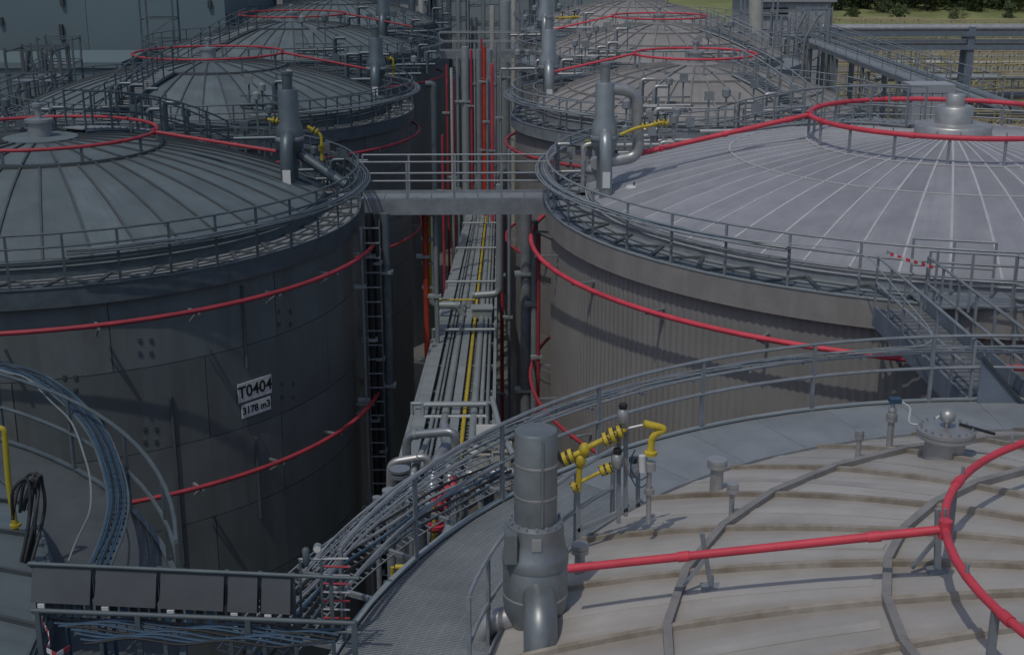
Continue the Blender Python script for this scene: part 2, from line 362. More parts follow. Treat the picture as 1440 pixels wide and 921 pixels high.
def tank(label, c, r, zE, rise, st, wk_in, detail=2, finial='flat', group=None):
    """st: materials dict; wk_in: inner radius of the eaves walkway (roof plates stop there)"""
    t = thing('storage_tank', label, 'tank', (c[0], c[1], 0), group)
    zf = cap(r, rise, zE); C3 = (c[0], c[1], 0)
    n = 96
    # shell
    if st['shell_style'] == 'corrugated':
        N = 720; b = MB(); vs = []; fs = []
        for i in range(N):
            a = 2*PI*i/N; q = r + (.0 if i % 2 else .028)
            for z in (0, zE-.06): vs.append((c[0]+q*math.cos(a), c[1]+q*math.sin(a), z))
        for i in range(N): j = (i+1) % N; fs.append((2*i, 2*j, 2*j+1, 2*i+1))
        b.add(vs, fs); b.build('shell', st['shell'], t)
    else:
        MB().lathe([(r-.02, 0), (r-.02, zE-.05)], C3, n).build('shell', st['shell'], t)
        if detail >= 1:
            nc = 8; ch = (zE-.06)/nc; np_ = 12; g_ = .012
            pb = MB().arcband((0,0,0), r-.019, r+.004, g_, ch-g_, g_/r, 2*PI/np_-g_/r, 10); 
            pm = pb.mesh('shell_plate', st['shell'])
            for k in range(nc):
                if detail == 1 and k < 3: continue
                for i in range(np_):
                    inst('shell_plate', pm, t, (c[0], c[1], k*ch), 2*PI*(i + .5*(k % 2))/np_ + .18)
    # roof
    ns = st['nsec']; half = PI/ns; rin = st.get('rin', 4.0); rtop = st.get('rtop', .9)
    MB().lathe([(q, zf(q)-.12) for q in [wk_in*(1-k/8)+.05 for k in range(9)]], C3, 64).build('roof_deck', st['roof'], t)
    pm = sector(zf, rin+.01, wk_in+.02, half, .05, st['roof'], gap=.012)
    for i in range(ns): inst('roof_plate', pm, t, C3, 2*PI*(i+.5)/ns)
    n2 = ns if st.get('inner_full') else ns//2
    pm = sector(zf, rtop, rin-.01, PI/n2, .05, st['roof'], 4, 3, gap=.012)
    for i in range(n2): inst('roof_plate', pm, t, C3, 2*PI*(i+.5)/n2)
    wd, h = st['rib_size']
    rm = radial(zf, rin, wk_in, wd, h, st['rib'])
    for i in range(ns): inst('rib', rm, t, C3, 2*PI*i/ns)
    if st.get('lap'):
        lm_ = radial(zf, rin+.1, wk_in, .16, .009, st['roof'])
        for i in range(ns): inst('lap_joint', lm_, t, C3, 2*PI*(i+.47)/ns)
    if st.get('inner_ribs', True):
        rm = radial(zf, rtop, rin, wd, h, st['rib'])
        for i in range(n2): inst('rib', rm, t, C3, 2*PI*i/n2)
    for rr_ in st['rings']:
        b = MB(); ring_n = ns; hh = st.get('ring_h', h)*1.0
        pts = circ(C3, rr_, zf(rr_)+hh*.6, ring_n)
        for i in range(ring_n): b.bar(pts[i], pts[(i+1) % ring_n], st.get('ring_w', wd), hh)
        b.build('ring_rib', st.get('ring_m', st['rib']), t)
    # finial
    zt = zE + rise
    if finial == 'tall':
        fi = MB().lathe([(1.02, -.15), (1.02, .22), (.98, .27), (.5, .3)], (c[0], c[1], zt), 40).build('top_flange', 'stainless', t)
        MB().lathe([(.5, .25), (.5, .72), (.46, .76)], (c[0], c[1], zt), 32).build('neck', 'stainless', fi)
        MB().lathe([(.25, .76), (.25, 1.04), (.23, 1.07)], (c[0], c[1], zt), 24).build('cap', 'stainless', fi)
    else:
        fi = MB().lathe([(.95, -.1), (.95, .03), (.5, .05)], (c[0], c[1], zt), 32).build('top_flange', st['roof'], t)
        MB().lathe([(.3, .03), (.3, .42), (.36, .42), (.36, .5), (.1, .52)], (c[0], c[1], zt), 24).build('neck', st.get('fin', 'stainless'), fi)
        MB().lathe([(.09, .5), (.09, .8), (.14, .82), (.14, .9)], (c[0], c[1], zt), 12).build('cap', st.get('fin', 'stainless'), fi)
    return t, zf
def walkway(label, c, r0, r1, z, n, m, fm, deck='plate', fascia=.4, zigzag_shade=True, group=None, inner=True, low=.32, zf=None, fasm=None, span=None):
    t = thing('tank_walkway', label, 'walkway', (c[0], c[1], z), group)
    C3 = (c[0], c[1], 0)
    if deck == 'grating':
        k = 48; pm = MB().arcband((0,0,0), r0, r1-.02, -.04, 0, .0004, 2*PI/k-.0004, 3).mesh('grating_panel', fm)
        gb = MB(); st_ = 2*PI/k
        for q in range(34):
            a = st_*(q+.5)/34; gb.bar(((r0+.02)*math.cos(a), (r0+.02)*math.sin(a), -.02), ((r1-.05)*math.cos(a), (r1-.05)*math.sin(a), -.02), .02, .03)
        for q in range(13):
            rr_ = r0 + .03 + (r1-r0-.1)*q/12; gb.arcband((0,0,0), rr_-.006, rr_+.006, -.03, -.004, .002, st_-.002, 3)
        gm = gb.mesh('open_grating', 'galv_floor')
        for i in range(k):
            if 132 < math.degrees(2*PI*i/k) < 178: inst('open_grating', gm, t, (c[0], c[1], z), 2*PI*i/k)
            else: inst('grating_panel', pm, t, (c[0], c[1], z), 2*PI*i/k)
    else:
        MB().arcband(C3, r0, r1-.02, z-.04, z, 0, 2*PI, 96).build('floor', fm, t)
    MB().arcband(C3, r1-.015, r1, z-fascia, z+.02, 0, 2*PI, 96).build('fascia', fasm or m, t)
    MB().arcband(C3, r1-.05, r1+.02, z+.021, z+.05, 0, 2*PI, 96).build('toe_edge', 'tray' if m == 'galv' else m, t)
    if inner: MB().arcband(C3, r0-.03, r0, z-.25, (zf(r0)+.04) if zf else z+.16, 0, 2*PI, 96).build('inner_kerb', m, t)
    if zigzag_shade:
        nb = n; bm = MB()
        for k in (.25, .5, .75):
            rr_ = r0 + (r1-r0)*k; MB().arcband(C3, rr_-.012, rr_+.012, z+.001, z+.03, 0, 2*PI, 96).build('grating_bar', 'slate_rib' if m != 'galv' else 'galv_dark', t)
        a = 2*PI/nb; p = Vector((r0+.05, 0, .02)); q = Vector(((r1-.06)*math.cos(a/2), (r1-.06)*math.sin(a/2), .02)); s = Vector(((r0+.05)*math.cos(a), (r0+.05)*math.sin(a), .02))
        bm.bar(p, q, .1, .05); bm.bar(q, s, .1, .05); me = bm.mesh('diagonal', 'slate_rib')  # dark bars laid on the floor draw the zigzag shadows
        for i in range(nb): inst('diagonal', me, t, (c[0], c[1], z), 2*PI*i/nb)
    if span: rail_ring(t, C3, r1-.03, z, R(span[0]), R(span[1]), n, m, low=low, h=1.1)
    else: rail_ring(t, C3, r1-.03, z, 0, 2*PI, n, m, full=True, low=low, seg=96, h=1.2, extra=zigzag_shade)
    return t
def red_ring(label, c, zf, r, hgt, nsup, m, feed=None, n=72, pr=.055, group=None, studs=0, sup='galv', phase=0):
    t = thing('drench_pipe', label, 'pipe', (c[0], c[1], zf(r)), group)
    z = zf(0) + hgt
    MB().tube(circ(c, r, z, n), pr, 12, closed=True).build('pipe_ring', m, t)
    for i in range(nsup):
        a = 2*PI*(i+.5)/nsup + phase; p = pol(c, r, a, 0); zb_ = zf(r)
        MB().box((p.x-.035, p.y-.02, zb_-.02), (p.x+.035, p.y+.02, z-.03)).build('support', sup, t)
    for k in range(8):
        a = 2*PI*k/8 + .2; p_ = pol(c, r, a, z); d_ = Vector((-math.sin(a), math.cos(a), 0)); MB().tube([p_-d_*.07, p_+d_*.07], pr*1.25, 12).build('coupling', m, t)
    if studs:
        sm_ = MB().tube([(0,0,0),(0,0,.09)], .018, 6).mesh('spray_nozzle', sup)
        for i in range(studs): inst('spray_nozzle', sm_, t, pol(c, r, 2*PI*i/studs, z+pr*.8))
    if feed:
        pts = [Vector(f) for f in feed]; MB().tube(pts, pr*1.05, 12).build('feed_pipe', m, t)
        n_c = max(2, int((pts[-1]-pts[0]).length/1.6)); d_ = (pts[-1]-pts[0]).normalized()
        for k in range(n_c):
            p_ = pts[0].lerp(pts[-1], (k+.35)/n_c); MB().tube([p_-d_*.06, p_+d_*.06], pr*1.28, 12).build('coupling', m, t)
        MB().lathe([(pr*1.5, -.09), (pr*1.5, .09)], (pts[0].x, pts[0].y, pts[0].z), 10).build('tee', m, t)
    return t
def shell_ring(label, c, r, z, a0, a1, m, nb, pr=.055, L=.45, group=None, tail=None):
    t = thing('cooling_ring_pipe', label, 'pipe', (c[0], c[1], z), group)
    pts = arc(c, r, z, a0, a1, 60)
    if tail: pts = pts + [Vector(p) for p in tail]
    MB().tube(pts, pr, 12).build('pipe', m, t)
    for i in range(nb):
        a = a0 + (a1-a0)*(i+.5)/nb; p = pol(c, r+.06, a, z-.07); q = pol(c, r-L-.03, a, z-.07)
        br = MB().bar(p, q, .06, .05); br.bar(pol(c, r-.1, a, z-.09), pol(c, r-L-.03, a, z-.35), .04, .04); br.build('bracket', 'galv', t)
    return t
ST_L = dict(shell='darkened_shell', shell_style='plates', roof='darkened_roof', rib='slate_rib', nsec=44, rin=3.1, rib_size=(.05, .05), rings=(3.1,), ring_h=.07, ring_w=.06, fin='duct')
ST_F = dict(shell='grey_roof', shell_style='plates', roof='beige_roof', rib='beige_rib', nsec=32, rin=4.2, inner_full=True, rib_size=(.075, .055), lap=True, rings=(4.2, 6.25), ring_h=.08, ring_w=.085, ring_m='grey_rib')
ST_R = dict(shell='taupe_shell', shell_style='corrugated', roof='mauve_roof', rib='seam', nsec=60, rin=6.0, rtop=1.0, inner_full=True, rib_size=(.055, .02), rings=(6.0, 3.9), ring_h=.025, ring_w=.055)
ST_G = dict(shell='taupe_shell', shell_style='plates', roof='grey_roof', rib='grey_rib', nsec=36, rin=3.2, rib_size=(.07, .07), rings=(3.2, 5.0), ring_h=.07, ring_w=.06)
ZE = 16.0
cF, rF = (7.9, 10.6), 9.6
cR2, rR2 = (12.8, 36.6), 10.9
cL1, rL1 = (-12.3, 11.4), 9.0
cL2, rL2 = (-11.65, 35.7), 8.1
cL3, rL3 = (-11.2, 56.2), 8.1
cL4, rL4 = (-10.8, 78.4), 8.1
cL5, rL5 = (-10.6, 100.5), 8.1
cR3, rR3 = (8.4, 54.3), 7.1
cR4, rR4 = (9.7, 76), 7.6
cR5, rR5 = (10.5, 98), 7.6
tF, zF = tank('weathered beige ribbed dome tank filling the lower right foreground', cF, rF, 15.55, 2.15, ST_F, 8.1, 0)
tR2, zR2 = tank('large corrugated taupe tank with lilac grey seamed dome at right', cR2, rR2, ZE, 1.9, ST_R, 9.95, 0, 'tall')
tL1, zL1 = tank('slate tank cut off at the lower left corner of the picture', cL1, rL1, ZE, 2.0, ST_L, 7.8, 0)
tL2, zL2 = tank('slate tank with the T0404 sign on its shell', cL2, rL2, ZE, 2.0, ST_L, 7.3, 2)
tL3, zL3 = tank('slate tank directly behind the T0404 tank', cL3, rL3, ZE, 2.0, ST_L, 7.3, 1)
tL4, zL4 = tank('slate domed tank third in the left row, in front of the pale hall', cL4, rL4, ZE, 2.0, ST_L, 7.3, 0)
tL5, zL5 = tank('farthest slate tank of the left row, its dome cut by the top edge', cL5, rL5, ZE, 2.0, ST_L, 7.3, 0)
tR3, zR3 = tank('grey ribbed dome tank directly behind the lilac grey dome', cR3, rR3, ZE, 2.0, ST_G, 6.3, 1)
tR4, zR4 = tank('grey ribbed dome tank second behind the lilac grey dome', cR4, rR4, ZE, 2.0, ST_G, 6.8, 0)
tR5, zR5 = tank('farthest grey dome tank of the right row at the top edge', cR5, rR5, ZE, 2.0, ST_G, 6.8, 0)
WG = 'walkways round the tank eaves'
walkway('wide galvanised eaves walkway of the foreground beige dome', cF, 8.1, 9.75, ZE+.08, 19, 'galv', 'galv_floor', 'grating', zigzag_shade=False, group=WG, span=(-60, 166))
walkway('eaves walkway with zigzag shadow bars round the lilac grey dome', cR2, 9.95, 11.1, ZE, 46, 'galv', 'galv_floor', group=WG, zf=zR2, fascia=.6, fasm='fascia_taupe')
walkway('dark eaves walkway of the tank at the lower left corner', cL1, 7.8, 9.2, ZE, 17, 'galv_dark', 'slate_rib', zf=zL1, span=(12, 200), zigzag_shade=False, group=WG)
walkway('dark eaves walkway with zigzag shadow bars round the T0404 tank', cL2, 7.3, 8.3, ZE, 46, 'galv_dark', 'galv_floor', zf=zL2, group=WG)
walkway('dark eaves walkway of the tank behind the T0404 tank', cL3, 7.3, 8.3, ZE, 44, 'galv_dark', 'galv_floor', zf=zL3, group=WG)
walkway('dark eaves walkway of the third tank in the left row', cL4, 7.3, 8.3, ZE, 44, 'galv_dark', 'galv_dark', zf=zL4, zigzag_shade=False, group=WG)
walkway('dark eaves walkway of the farthest tank in the left row', cL5, 7.3, 8.3, ZE, 36, 'galv_dark', 'galv_dark', zf=zL5, zigzag_shade=False, group=WG)
walkway('grey eaves walkway of the first ribbed tank behind the lilac grey dome', cR3, 6.3, 7.3, ZE, 34, 'galv', 'galv_floor', zf=zR3, group=WG)
walkway('grey eaves walkway of the second ribbed tank behind the lilac grey dome', cR4, 6.8, 7.8, ZE, 34, 'galv', 'galv_floor', zf=zR4, zigzag_shade=False, group=WG)
walkway('grey eaves walkway of the farthest tank in the right row', cR5, 6.8, 7.8, ZE, 34, 'galv', 'galv_floor', zf=zR5, zigzag_shade=False, group=WG)

# red drench rings on the roofs
DG = 'red drench pipes on the tank roofs'
zz = zR2(0)+.45
red_ring('bright red drench ring on posts over the lilac grey dome', cR2, zR2, 3.85, .45, 18, 'red', pr=.068, studs=44, group=DG,
         feed=[pol(cR2, 3.85, R(172), zz), PD(872, 222, 36.3)])
zz = zF(0)+.3
eF = P(800, 799, 17.1)
red_ring('bright red drench ring with long feed pipe over the foreground beige dome', cF, zF, 3.7, .3, 9, 'red', pr=.042, studs=20, group=DG, n=72, phase=R(9),
         feed=[pol(cF, 3.7, R(165), zz), eF])
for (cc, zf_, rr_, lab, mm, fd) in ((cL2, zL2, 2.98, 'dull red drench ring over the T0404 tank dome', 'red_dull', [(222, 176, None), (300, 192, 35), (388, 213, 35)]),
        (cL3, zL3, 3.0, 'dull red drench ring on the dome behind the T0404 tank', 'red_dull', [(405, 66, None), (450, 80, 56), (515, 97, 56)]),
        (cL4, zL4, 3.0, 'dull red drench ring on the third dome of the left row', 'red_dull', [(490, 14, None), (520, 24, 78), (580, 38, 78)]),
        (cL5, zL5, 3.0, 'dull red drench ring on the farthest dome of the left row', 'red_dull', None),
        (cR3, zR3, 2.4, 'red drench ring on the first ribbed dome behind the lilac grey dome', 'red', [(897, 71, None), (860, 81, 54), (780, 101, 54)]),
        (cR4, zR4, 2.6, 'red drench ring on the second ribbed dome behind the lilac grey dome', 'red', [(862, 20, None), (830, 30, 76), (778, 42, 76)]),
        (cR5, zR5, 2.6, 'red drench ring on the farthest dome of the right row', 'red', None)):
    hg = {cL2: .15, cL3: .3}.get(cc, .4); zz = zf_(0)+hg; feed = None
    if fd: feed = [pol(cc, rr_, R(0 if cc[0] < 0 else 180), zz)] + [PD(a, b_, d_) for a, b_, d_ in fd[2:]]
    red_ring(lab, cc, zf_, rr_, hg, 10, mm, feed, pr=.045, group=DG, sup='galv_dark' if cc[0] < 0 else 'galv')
# red rings round the shells
SG = 'red cooling pipes ringing the tank shells'
shell_ring('bright red cooling pipe hung under the eaves of the corrugated taupe tank', cR2, 11.5, 14.95, R(150), R(330), 'red', 12, .062, .62, SG,
           tail=None)
shell_ring('lower red cooling pipe round the corrugated taupe tank', cR2, 11.5, 10.9, R(150), R(300), 'red_dull', 10, .05, .62, SG)
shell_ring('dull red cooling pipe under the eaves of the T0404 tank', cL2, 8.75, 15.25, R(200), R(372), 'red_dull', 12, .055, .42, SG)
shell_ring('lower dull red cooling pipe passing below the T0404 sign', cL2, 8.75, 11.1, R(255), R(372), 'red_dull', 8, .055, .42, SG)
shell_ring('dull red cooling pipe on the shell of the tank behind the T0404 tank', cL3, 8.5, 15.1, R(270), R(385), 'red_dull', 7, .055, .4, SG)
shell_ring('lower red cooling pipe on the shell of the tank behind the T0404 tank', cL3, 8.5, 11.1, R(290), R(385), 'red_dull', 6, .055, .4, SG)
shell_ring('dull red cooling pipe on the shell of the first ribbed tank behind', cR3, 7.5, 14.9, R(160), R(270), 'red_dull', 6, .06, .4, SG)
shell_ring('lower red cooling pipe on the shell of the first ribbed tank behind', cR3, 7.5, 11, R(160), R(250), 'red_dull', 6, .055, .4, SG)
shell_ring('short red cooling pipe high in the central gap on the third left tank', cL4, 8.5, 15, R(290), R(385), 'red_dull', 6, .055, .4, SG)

# sign T0404
def text_mesh(txt, size, m):
    cu = bpy.data.curves.new('lettering', 'FONT'); cu.body = txt; cu.size = size; cu.extrude = .004; cu.offset = .006; cu.align_x = 'CENTER'; cu.align_y = 'CENTER'
    o = bpy.data.objects.new('tmp', cu); dg = bpy.context.evaluated_depsgraph_get()
    COL.objects.link(o); dg.update(); me = bpy.data.meshes.new_from_object(o.evaluated_get(dg)); bpy.data.objects.remove(o); me.materials.clear(); me.materials.append(M[m]); return me
aS = math.atan2(P(357, 545, 13.2).y - cL2[1], P(357, 545, 13.2).x - cL2[0])
def on_shell(px, py):
    # find the shell point under a pixel
    d = ray(px, py); a = d.x*d.x + d.y*d.y; ox, oy = CAM.x-cL2[0], CAM.y-cL2[1]
    bq = 2*(ox*d.x+oy*d.y); cq = ox*ox+oy*oy-rL2**2; s = (-bq - math.sqrt(bq*bq-4*a*cq))/(2*a); return CAM + d*s
pA = on_shell(357, 546); pB = on_shell(359, 572)
t = None
sg = thing('tank_sign', 'white two plate sign reading T0404 and 3178 m3 on the slate shell', 'sign', pA)
for p, wd, h, txt, sz, nm in ((pA, 1.02, .46, 'T0404', .40, 'number_plate'), (pB, .88, .33, '3178 m3', .24, 'volume_plate')):
    a = math.atan2(p.y-cL2[1], p.x-cL2[0]); q = Vector((p.x, p.y, p.z)) + Vector((math.cos(a), math.sin(a), 0))*.035
    me = MB().box((-wd/2, -.012, -h/2), (wd/2, .012, h/2)).mesh(nm, 'white'); o = inst(nm, me, sg, q, a + PI/2)
    tm_ = text_mesh(txt, sz, 'ink'); l_ = bpy.data.objects.new('lettering', tm_); COL.objects.link(l_); l_.parent = o
    l_.location = (0, -.016, 0); l_.rotation_euler = (PI/2, 0, 0)

# ------------------------------------------------------------------ vent stacks
def elbow_pts(a, b, c, n=7): 
    a, b, c = Vector(a), Vector(b), Vector(c); return [a*(1-t)**2 + b*2*t*(1-t) + c*t*t for t in [i/n for i in range(n+1)]]
def vent(label, base, h, s, m, loop=None, front=True, group='vent stacks beside the tanks'):
    x, y, z = base; t = thing('vent_stack', label, 'vent stack', base, group)
    MB().lathe([(.34*s, 0), (.34*s, h*.06), (.2*s, h*.07)], base, 24).build('base_flange', m, t)
    MB().lathe([(.19*s, h*.05), (.19*s, h*.34), (.34*s, h*.38), (.36*s, h*.46), (.34*s, h*.56), (.26*s, h*.62), (.26*s, h*.86), (.24*s, h*.875)], base, 28).build('body', m, t)
    MB().lathe([(.13*s, h*.86), (.13*s, h), (.15*s, h), (.15*s, h*1.02), (.12*s, h*1.02)], base, 18).build('neck', m, t)
    if front:
        el = MB().tube(elbow_pts((x, y-.2*s, z+h*.5), (x-.02, y-.75*s, z+h*.5), (x, y-.7*s, z+h*.2), 8), .17*s, 16); el.tube([(x, y-.7*s, z+h*.22), (x, y-.7*s, z+h*.02)], .17*s, 16)
        e = el.build('outlet_elbow', m, t)
        MB().box((x-.1*s, y-.885*s, z+h*.12), (x+.1*s, y-.862*s, z+h*.24)).build('name_plate', 'white', e)
    MB().lathe([(.362*s, h*.44), (.375*s, h*.445), (.375*s, h*.475), (.362*s, h*.48)], base, 28).build('clamp_band', 'galv', t)
    if loop:
        MB().tube(bend(loop, .35, 6), .16*s, 14).build('return_pipe', 'stainless' if m == 'duct' else m, t)
    return t
pS2 = P(848, 278, 16.25)
vent('grey vent stack with return pipe loop beside the lilac grey dome', pS2, 3.55, 1.0, 'duct',
     loop=[pS2+Vector((.05, 0, 2.95)), pS2+Vector((.85, .1, 2.85)), pS2+Vector((.95, .1, 1.1)), pS2+Vector((.2, 0, 1.0))])
p = Vector((-5.25, 36.6, 16.35))
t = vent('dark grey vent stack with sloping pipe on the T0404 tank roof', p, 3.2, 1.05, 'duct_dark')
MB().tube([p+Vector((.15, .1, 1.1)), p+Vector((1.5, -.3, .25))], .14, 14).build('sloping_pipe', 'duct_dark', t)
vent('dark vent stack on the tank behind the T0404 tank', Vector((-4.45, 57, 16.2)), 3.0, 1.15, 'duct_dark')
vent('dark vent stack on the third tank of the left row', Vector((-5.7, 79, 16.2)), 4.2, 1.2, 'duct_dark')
vent('grey vent stack on the first ribbed tank behind the lilac dome', Vector((2.65, 55.6, 16.1)), 3.6, 1.15, 'duct', front=True)
vent('grey vent stack on the second ribbed tank behind the lilac dome', Vector((3.45, 77, 16.1)), 4.4, 1.3, 'duct')

# foreground vent (larger and in another arrangement)
bV = Vector((.52, 13.0, 16.0))
t = thing('vent_stack', 'big grey vent stack with bulbous body and elbow in the centre foreground', 'vent stack', bV, 'vent stacks beside the tanks')
MB().lathe([(.2, -.05), (.2, .25)], bV, 20).build('pedestal', 'galv_dark', t)
MB().lathe([(.14, .2), (.25, .24), (.33, .42), (.345, .55), (.345, 1.02), (.335, 1.03)], bV, 40).build('body', 'duct_mid', t)
MB().lathe([(.352, .985), (.352, 1.1), (.33, 1.12), (.30, 1.3), (.3, 1.44), (.24, 1.46)], bV, 40).build('collar', 'duct_mid', t)
MB().box((bV.x-.33, bV.y-.3, bV.z+1.1), (bV.x-.2, bV.y+.05, bV.z+1.42)).build('bracket_plate', 'duct_mid', t)
MB().lathe([(.225, 1.42), (.225, 2.46), (.215, 2.475)], bV, 40).build('stack', 'duct_mid', t)
fb = MB()
for k in range(16): a = k*PI/8; fb.tube([pol(bV, .275, a, bV.z+1.445), pol(bV, .275, a, bV.z+1.49)], .014, 6)
fb.build('flange_bolts', 'galv', t)
for zz2 in (1.75, 2.1): MB().lathe([(.2262, zz2), (.2285, zz2+.004), (.2285, zz2+.024), (.2262, zz2+.028)], bV, 40).build('lagging_band', 'stainless', t)
MB().bar(bV+Vector((.06, -.2275, 1.48)), bV+Vector((.06, -.2275, 2.44)), .02, .008).build('lagging_seam', 'duct_mid', t)
MB().lathe([(.347, .62), (.35, .625), (.35, .645), (.347, .65)], bV, 40).build('lagging_band', 'stainless', t)
MB().box((bV.x-.05, bV.y-.32, bV.z+1.25), (bV.x+.05, bV.y-.295, bV.z+1.38)).build('clasp', 'stainless', t)
el = MB().tube(elbow_pts((bV.x+.03, bV.y-.1, bV.z+.72), (bV.x+.03, bV.y-.72, bV.z+.8), (bV.x+.03, bV.y-.75, bV.z+.3), 12), .175, 24)
el.tube([(bV.x+.03, bV.y-.75, bV.z+.32), (bV.x+.03, bV.y-.75, bV.z-.6)], .175, 24); e = el.build('outlet_elbow', 'duct_mid', t)
MB().tube([(bV.x+.03, bV.y-.75, bV.z+.3), (bV.x+.03, bV.y-.75, bV.z+.34)], .183, 24).build('clamp_band', 'galv', e)
MB().box((bV.x-.06, bV.y-.94, bV.z+.02), (bV.x+.1, bV.y-.918, bV.z+.24)).build('name_plate', 'white', e)
pl = MB().tube(bend([bV+Vector((-.15, 0, .34)), bV+Vector((-.5, .04, .26)), bV+Vector((-.72, .06, -.2)), bV+Vector((-1.9, .25, -.24))], .22, 6), .125, 18); pl.build('suction_pipe', 'stainless', t)
fl = MB()
for i in range(22):
    k = i/21; q = bV+Vector((-.95-.8*k, .092+.14*k, -.207-.025*k)); fl.tube([q, q+Vector((-.014, .003, 0))], .137, 18)
fl.build('corrugated_sleeve', 'stainless', t)
# ------------------------------------------------------------------ foreground gas valve train
def flange(mb, p, d, r, th=.035, n=16):
    p = Vector(p); d = Vector(d).normalized(); mb.tube([p-d*th*.5, p+d*th*.5], r, n); return mb
def gas_train(label, pts, s, m='yellow'):
    """pts: list of world points along the train"""
    pts = [Vector(p) for p in pts]; t = thing('gas_valve_train', label, 'valves', pts[0], 'yellow gas valve trains')
    MB().tube(bend(pts, .12*s, 4), .045*s, 10).build('pipe', m, t)
    for k in (.25, .5, .8):
        i = min(int(k*(len(pts)-1)), len(pts)-2); d = (pts[i+1]-pts[i]); p = pts[i] + d*.5
        v = flange(flange(MB(), p - d.normalized()*.05*s, d, .1*s), p + d.normalized()*.05*s, d, .1*s).build('valve', m, t)
        MB().tube([p, p+Vector((0,0,.2*s))], .02*s, 6).build('stem', 'dark', v)
        MB().box((p.x-.09*s, p.y-.015, p.z+.2*s), (p.x+.09*s, p.y+.015, p.z+.235*s)).build('handle', 'dark', v)
    return t
D0 = 14.6
t = thing('gas_valve_train', 'bright yellow flanged gas valve train beside the big grey vent', 'valves', PD(830, 735, D0), 'yellow gas valve trains')
def yp(pts, r, nm='pipe', m='yellow', D=D0, par=None, rad=.1):
    q = [PD(a, b_, D) for a, b_ in pts]; return MB().tube(bend(q, rad, 5), r, 12).build(nm, m, par or t)
yp([(795, 645), (812, 638), (830, 627), (862, 612), (880, 603)], .034)
yp([(816, 640), (813, 690)], .034); yp([(803, 684), (835, 668), (862, 655)], .022)
yp([(880, 603), (912, 596)], .02, 'tube', 'stainless')
for (px, py, r) in ((795, 645, .085), (803, 640, .08), (852, 617, .08), (862, 612, .095), (872, 607, .08), (808, 684, .062), (848, 661, .068), (856, 658, .068)):
    p = PD(px, py, D0); v = flange(MB(), p, (1, -.05, .42), r, .045).build('flange', 'yellow', t)
    bl = MB()
    for k in range(6): a = k*PI/3; q = p + Vector((-.42*math.cos(a), math.sin(a), math.cos(a)))*r*.78; bl.tube([q-Vector((.035,0,.015)), q+Vector((.035,0,.015))], .011, 5)
    bl.build('bolts', 'dark', v)
for (px, py) in ((822, 632), (816, 648)):
    p = PD(px, py, D0); MB().lathe([(.03,-.08),(.055,-.05),(.07,0),(.055,.05),(.03,.08)], p, 14).build('valve_body', 'yellow', t)
for (px, py) in ((876, 585), (868, 648), (890, 660)):
    p = PD(px, py, D0); v = MB().lathe([(.03,-.1),(.07,-.06),(.07,.05),(.04,.09)], p, 12).build('actuator', 'stainless', t)
    MB().lathe([(.045,.09),(.05,.1),(.05,.15),(.02,.16)], p, 10).build('knob', 'dark', v)
for (px, y0, y1) in ((870, 590, 735), (880, 600, 725), (813, 690, 760), (897, 640, 712)):
    a = PD(px, y0, D0+.1); b_ = PD(px, y1, D0+.1); MB().bar(a, b_, .05, .05).build('support_post', 'galv', t)
MB().bar(PD(812, 745, D0+.1), PD(905, 705, D0+.1), .05, .05).build('support_rail', 'galv', t)
hs = [PD(900+14*math.cos(k*.7), 668+20*math.sin(k*.7)-k*1.2, D0-.1) for k in range(16)]
MB().tube(hs, .009, 6).build('coiled_hose', 'blue', t)
# yellow capped riser
pR = P(912, 730, 16.85)
t = thing('gas_riser', 'thin steel riser topped by a bent bright yellow pipe', 'pipe', pR)
DD = pR.y
def q_(px, py): return PD(px, py, DD)
MB().tube([pR-Vector((0,0,.05)), q_(913, 655)], .03, 12).build('riser', 'stainless', t)
MB().lathe([(.05,-.03),(.06,-.03),(.06,.03),(.05,.03)], q_(913, 690), 14).build('flange', 'stainless', t)
MB().lathe([(.045,-.06),(.07,-.05),(.07,.05),(.045,.06)], q_(914, 655), 14).build('valve', 'stainless', t)
MB().lathe([(.075,-.02),(.075,.02),(.05,.03)], q_(915, 637), 14).build('yellow_flange', 'yellow', t)
MB().tube(bend([q_(915, 637), q_(917, 612), q_(938, 603), q_(905, 595)], .08, 5), .042, 12).build('bent_pipe', 'yellow', t)
MB().tube([q_(903, 655)+Vector((0,-.05,-.05)), q_(902, 645)+Vector((0,-.05,.06))], .04, 10).build('sensor', 'white', t)
# other gas trains, further back
gas_train('yellow gas valve train right of the return pipe loop', [PD(a, b_, 36) for a, b_ in ((872, 190), (895, 180), (918, 176), (930, 172), (940, 174))], 1.0)
gas_train('short yellow gas pipe with bend right of the dark T0404 vent', [PD(a, b_, 36) for a, b_ in ((432, 178), (452, 190), (453, 226))], 1.0, 'yellow_dull')
gas_train('small yellow valves left of the dark T0404 vent', [PD(a, b_, 36.5) for a, b_ in ((376, 168), (398, 172), (402, 196))], 1.0, 'yellow_dull')
gas_train('tiny yellow gas pipes right of the far grey vent stacks', [PD(a, b_, 78) for a, b_ in ((782, 26), (800, 25), (815, 24))], 1.4)
gas_train('dull yellow upright pipe beside the vent behind the T0404 tank', [PD(a, b_, 57.5) for a, b_ in ((543, 84), (553, 82), (553, 108))], 1.1, 'yellow_dull')

